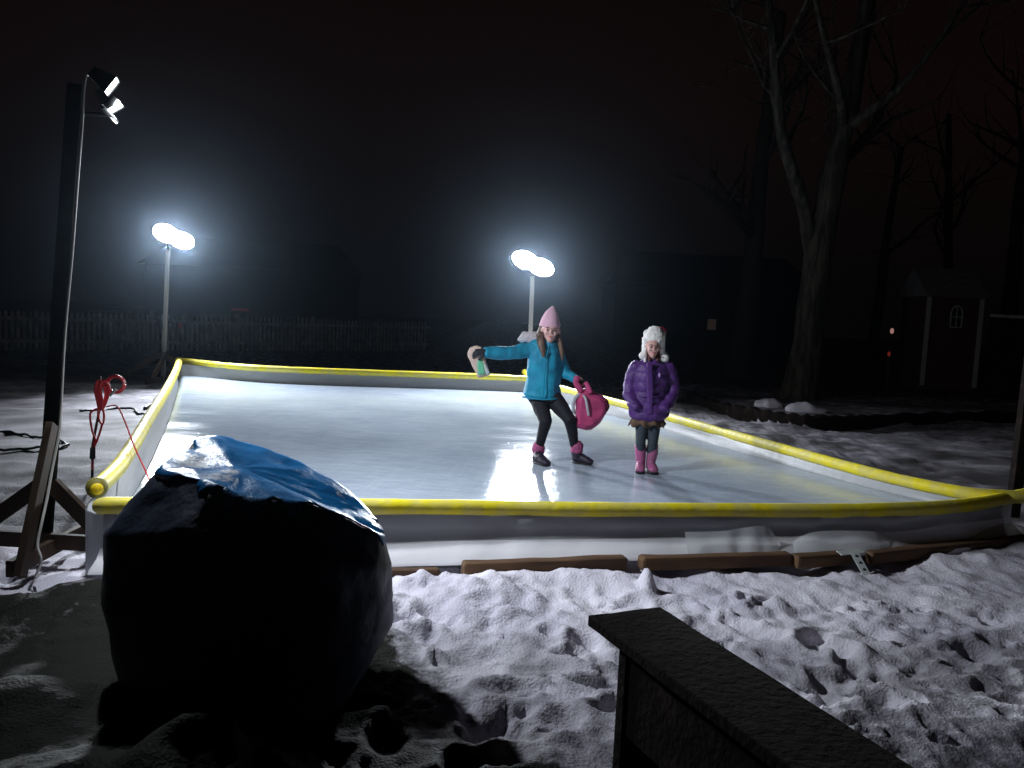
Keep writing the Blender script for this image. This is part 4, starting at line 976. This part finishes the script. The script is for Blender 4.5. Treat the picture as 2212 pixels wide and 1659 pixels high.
# hair: two long locks and back
bm = bmesh.new()
loft(bm, [(G(782, 290, .02), .030, .05), (G(765, 360, .0), .040, .055), (G(772, 440, -.07), .038, .035), (G(788, 510, -.10), .028, .022), (G(796, 565, -.11), .012, .012)], X1, 14)
loft(bm, [(G(925, 300, .02), .022, .05), (G(935, 370, .0), .024, .05), (G(955, 450, -.04), .026, .035), (G(968, 530, -.05), .022, .024), (G(970, 600, -.05), .010, .012)], X1, 14)
loft(bm, [(G(856, 290, .05), .085, .06), (G(850, 370, .06), .085, .055), (G(840, 440, .08), .08, .045)], X1, 16)
fuse('hair', bm, M['hair'], g1, .006, 1, lambda c: .006 * n2(c[:, 0], c[:, 1], .012))

# --- pink backpack held out
bp_ = empty('backpack', G(1220, 1250, -.05), 'pink backpack with grey straps hanging from the right hand of the girl in teal', 'backpack')
bm = bmesh.new()
pts = [G(x, y, -.13) for x, y in ((1112, 930), (1140, 880), (1200, 862), (1290, 905), (1355, 935), (1400, 985), (1418, 1040), (1395, 1110), (1330, 1195), (1255, 1262), (1160, 1258), (1080, 1238), (1082, 1140), (1100, 1040))]
slab(bm, pts, .19)
fuse('bag_body', bm, M['pink'], bp_, .007, 5, lambda c: .016 * n3(c, .06) + .012 * n3(c, .12, 2))
bm = bmesh.new(); slab(bm, [G(x, y, -.115) for x, y in ((1340, 985), (1385, 965), (1412, 1010), (1418, 1050), (1385, 1085), (1340, 1070), (1328, 1030))], .12); fuse('side_pocket', bm, M['maroon'], bp_, .006, 3)
def strap(P, wd, th, mt, nm='strap'):
    C = catmull(P, 6); bm = bmesh.new(); loft(bm, [(c_, wd, th) for c_ in C], Vector((1, 0, .1)), 10); return out(nm, bm, M[mt], bp_)
strap([G(1170, 925, -.13), G(1190, 960, -.16), G(1205, 1040, -.165), G(1218, 1110, -.15)], .012, .006, 'greystrap')
strap([G(1125, 915, -.10), G(1092, 950, -.11), G(1072, 1010, -.11), G(1078, 1070, -.10), G(1100, 1095, -.08)], .016, .008, 'greystrap')
strap([G(1115, 750, -.09), G(1100, 800, -.10), G(1125, 850, -.11), G(1145, 890, -.11)], .030, .012, 'pink', 'shoulder_strap')
strap([G(1185, 800, -.09), G(1150, 860, -.10), G(1145, 890, -.10)], .012, .006, 'maroon', 'handle')
strap([G(1190, 805, -.09), G(1215, 850, -.11), G(1235, 900, -.12)], .022, .010, 'pink', 'shoulder_strap')
# --- beige bag in the flung-out hand
bb = empty('cloth_bag', G(200, 745, -.18), 'small beige bag with a green panel held out in the left of the picture', 'bag')
bm = bmesh.new(); slab(bm, [G(x, y, -.175) for x, y in ((82, 520), (105, 478), (165, 462), (215, 470), (245, 540), (262, 620), (290, 700), (308, 735), (250, 752), (185, 768), (155, 700), (120, 630), (88, 570))], .07)
fuse('bag_body', bm, M['beige'], bb, .006, 4, lambda c: .008 * n3(c, .05))
bm = bmesh.new(); slab(bm, [G(x, y, -.183) for x, y in ((180, 580), (215, 565), (240, 620), (255, 730), (188, 742), (172, 660))], .03); fuse('green_panel', bm, M['greenpatch'], bb, .005, 2)
bm = bmesh.new(); slab(bm, [G(x, y, -.181) for x, y in ((228, 600), (262, 640), (300, 725), (262, 742), (246, 680))], .03); fuse('clear_edge', bm, M['greypl'], bb, .005, 2)

# --- girl in purple
Y2 = 7.30
def H(x, y, dy=0.0): return atY((1550 + x / 4.045) * .39506, (800 + y / 4.045) * .39506, Y2 + dy)
g2 = empty('person', (H(330, 1600).x, Y2, ZI), 'girl in purple puffer coat, white fur hat with ear flaps and tall pink boots', 'person')
hr2 = .088; bm = bmesh.new(); hc = H(414, 318, -.03); q = head_shape(bm, hc, hr2, .02)
loft(bm, [(H(412, 400), .042, .042), (H(405, 470, .02), .05, .05)], X1, 12)
loft(bm, [(H(405, 520, .03), .09, .06), (H(390, 700, .03), .13, .085), (H(370, 900, .03), .12, .085), (H(360, 1060, .03), .13, .09)], X1, 18)
for P in ([(250, 500, .03), (195, 640, .05), (178, 770, .03), (225, 890, -.04), (280, 940, -.09)], [(570, 510, .03), (615, 650, .05), (620, 780, .03), (565, 900, -.04), (500, 950, -.09)]):
    loft(bm, [(H(*p), r_, r_) for p, r_ in zip(P, (.034, .030, .028, .024, .018))], None, 10)
L2 = [(H(300, 1050, .03), .062, .068), (H(300, 1180, .01), .053, .057), (H(288, 1290, .0), .042, .046), (H(288, 1400, .02), .042, .045), (H(285, 1540, .01), .032, .034)]
R2 = [(H(428, 1050, .03), .062, .068), (H(422, 1180, .01), .053, .057), (H(415, 1290, .0), .042, .046), (H(405, 1400, .02), .042, .045), (H(395, 1540, .01), .032, .034)]
loft(bm, L2, X1, 12); loft(bm, R2, X1, 12)
fuse('body', bm, M['skin'], g2, .0065, 3); face_bits(q, hr2, g2)
bm = bmesh.new()
loft(bm, [(H(408, 455, .02), .075, .07), (H(405, 490, .03), .155, .10), (H(398, 560, .03), .172, .12), (H(392, 680, .03), .165, .125), (H(388, 790, .03), .158, .125), (H(378, 880, .03), .178, .14), (H(372, 960, .03), .195, .15), (H(372, 1020, .03), .188, .145)], X1, 28)
for P in ([(255, 500, .03), (205, 590, .04), (180, 700, .05), (172, 800, .02), (205, 890, -.04), (262, 935, -.09)], [(560, 510, .03), (605, 600, .04), (622, 700, .05), (618, 800, .02), (580, 890, -.04), (525, 945, -.09)]):
    loft(bm, [(H(*p), r_, r_) for p, r_ in zip(P, (.066, .066, .062, .060, .056, .05))], None, 14)
loft(bm, [(H(410, 430, .01), .062, .058), (H(408, 475, .02), .085, .078)], X1, 18)
z0 = H(400, 480).z
def puff(c): return .009 * np.abs(np.sin((c[:, 2] - z0) * math.pi / .085)) ** .7 - .008 + .006 * n3(c, .035, 8) + .008 * n3(c, .05) + .006 * n3(c, .11, 3)
ct = fuse('coat', bm, M['purple'], g2, .0072, 3, puff)
bm = bmesh.new(); slab(bm, [H(x, y, -.115) for x, y in ((352, 470), (415, 470), (425, 700), (415, 1015), (365, 1015), (350, 700))], .03); fuse('placket', bm, M['purple'], ct, .006, 2, lambda c: .004 * n3(c, .04))
bm = bmesh.new(); slab(bm, [H(x, y, -.105) for x, y in ((483, 575), (498, 598), (490, 632), (478, 628), (470, 600))], .018); out('chest_emblem', bm, M['lilac'], ct)
bm = bmesh.new(); tube(bm, catmull([H(225, 812, .02), H(300, 822, -.085), H(390, 826, -.11), H(480, 822, -.085), H(555, 812, .02)], 5), .006, 6); out('waist_seam', bm, M['purple'], ct)
# skirt
bm = bmesh.new(); rows = []
for j, (yz, ra, rb) in enumerate(((990, .11, .09), (1040, .128, .10), (1080, .145, .11), (1115, .155, .118))):
    c_ = H(358, yz, .03); rows.append([bm.verts.new(c_ + Vector(((ra + j * .006 * math.sin(k * 9 * 2 * math.pi / 90)) * math.cos(2 * math.pi * k / 90), (rb + j * .006 * math.sin(k * 9 * 2 * math.pi / 90)) * math.sin(2 * math.pi * k / 90), .006 * j * math.sin(k * .55)))) for k in range(90)])
for a_, b_ in zip(rows, rows[1:]):
    for k in range(90): bm.faces.new((a_[k], a_[(k + 1) % 90], b_[(k + 1) % 90], b_[k]))
sk = out('skirt', bm, M['brownskirt'], g2); md = sk.modifiers.new('s', 'SOLIDIFY'); md.thickness = .004
bm = bmesh.new(); loft(bm, [(c_, a_ + .006, b_ + .006) for c_, a_, b_ in L2[:4]], X1, 14); loft(bm, [(c_, a_ + .006, b_ + .006) for c_, a_, b_ in R2[:4]], X1, 14); loft(bm, [(H(362, 1000, .03), .12, .09), (H(364, 1075, .03), .118, .09)], X1, 16)
fuse('tights', bm, M['tights'], g2, .007, 3)
# tall boots
for (xt, xb, toe) in ((287, 290, 272), (412, 392, 405)):
    bm = bmesh.new(); loft(bm, [(H(xt, 1318, .02), .055, .058), (H(xt, 1400, .02), .053, .056), (H(xb, 1500, .02), .044, .048), (H(xb, 1560, .02), .044, .05)], X1, 18)
    hp = onice(atZ((1550 + xb / 4.045) * .39506, (800 + 1600 / 4.045) * .39506, ZI)); hp.y = Y2 + .04; tp_ = hp + Vector((-.02 if xt < 300 else .01, -.15, 0))
    loft(bm, [(hp + Vector((0, 0, .035)), .044, .042), (hp.lerp(tp_, .5) + Vector((0, 0, .038)), .046, .046), (tp_ + Vector((0, 0, .022)), .044, .03)], X1, 16)
    bo = fuse('boot', bm, M['pinkboot'], g2, .006, 3)
    bm = bmesh.new(); loft(bm, [(hp + Vector((0, .01, .0)), .046, .016), (hp.lerp(tp_, .5), .044, .016), (tp_ + Vector((0, -.005, 0)), .046, .016)], X1, 16); out('sole', bm, M['sole'], bo)
# trapper hat
bm = bmesh.new()
hcx = H(430, 210, .0)
loft(bm, [(H(432, 150, .0), .075, .08), (H(432, 175, .0), .098, .10), (H(430, 225, .01), .100, .108), (H(422, 262, .03), .098, .098)], X1, 26)
for P in ([(338, 230, .0), (334, 300, .01), (333, 360, .0), (318, 420, -.01)], [(505, 230, .0), (506, 300, .01), (510, 360, .0), (528, 425, -.01)]):
    loft(bm, [(H(*p), a_, b_) for p, a_, b_ in zip(P, (.03, .028, .026, .036), (.06, .06, .05, .04))], X1, 14)
ball(bm, H(308, 405, -.01), .034); ball(bm, H(335, 452, -.03), .016, .016, .022); ball(bm, H(533, 425, -.01), .042); ball(bm, H(355, 175, .0), .032); ball(bm, H(508, 175, .0), .034)
ball(bm, H(420, 330, .075), .085, .05, .10)
hat2 = fuse('fur_hat', bm, M['whitefur'], g2, .0055, 2, lambda c: .005 * n3(c, .014) + .006 * n3(c, .04, 2))
bm = bmesh.new(); loft(bm, [(H(455, 132, .02), .014, .014), (H(500, 128, .02), .020, .022), (H(540, 148, .02), .016, .018), (H(552, 172, .02), .008, .01)], None, 12); fuse('red_trim', bm, M['redfur'], hat2, .005, 1, lambda c: .004 * n3(c, .015))
bm = bmesh.new()
loft(bm, [(H(372, 330, .02), .012, .03), (H(372, 400, .0), .018, .025), (H(382, 455, -.05), .016, .014)], X1, 10); loft(bm, [(H(466, 330, .02), .012, .03), (H(468, 400, .0), .022, .025), (H(462, 455, -.05), .018, .014)], X1, 10)
fuse('hair', bm, M['hair2'], g2, .005, 1, lambda c: .004 * n2(c[:, 0], c[:, 1], .01))

RS = 1.0
# ------------------------------------------------------------------ haze volume added for the glow round the lamps
bm = bmesh.new(); bmesh.ops.create_cube(bm, size=1.0, matrix=Matrix.Translation((0, 34, 7.2)) @ Matrix.Diagonal((130, 100, 18, 1)))
hz = out('added_glow_haze', bm, None, None, False); tag(hz, kind='stuff')
hm = bpy.data.materials.new('glow_haze'); hm.use_nodes = True; t = hm.node_tree
t.nodes.remove(t.nodes['Principled BSDF']); pv = t.nodes.new('ShaderNodeVolumePrincipled'); pv.inputs['Density'].default_value = .0004
pv.inputs['Anisotropy'].default_value = .93; pv.inputs['Color'].default_value = (.60, .78, 1, 1); t.links.new(pv.outputs[0], t.nodes['Material Output'].inputs['Volume'])
hz.data.materials.append(hm)
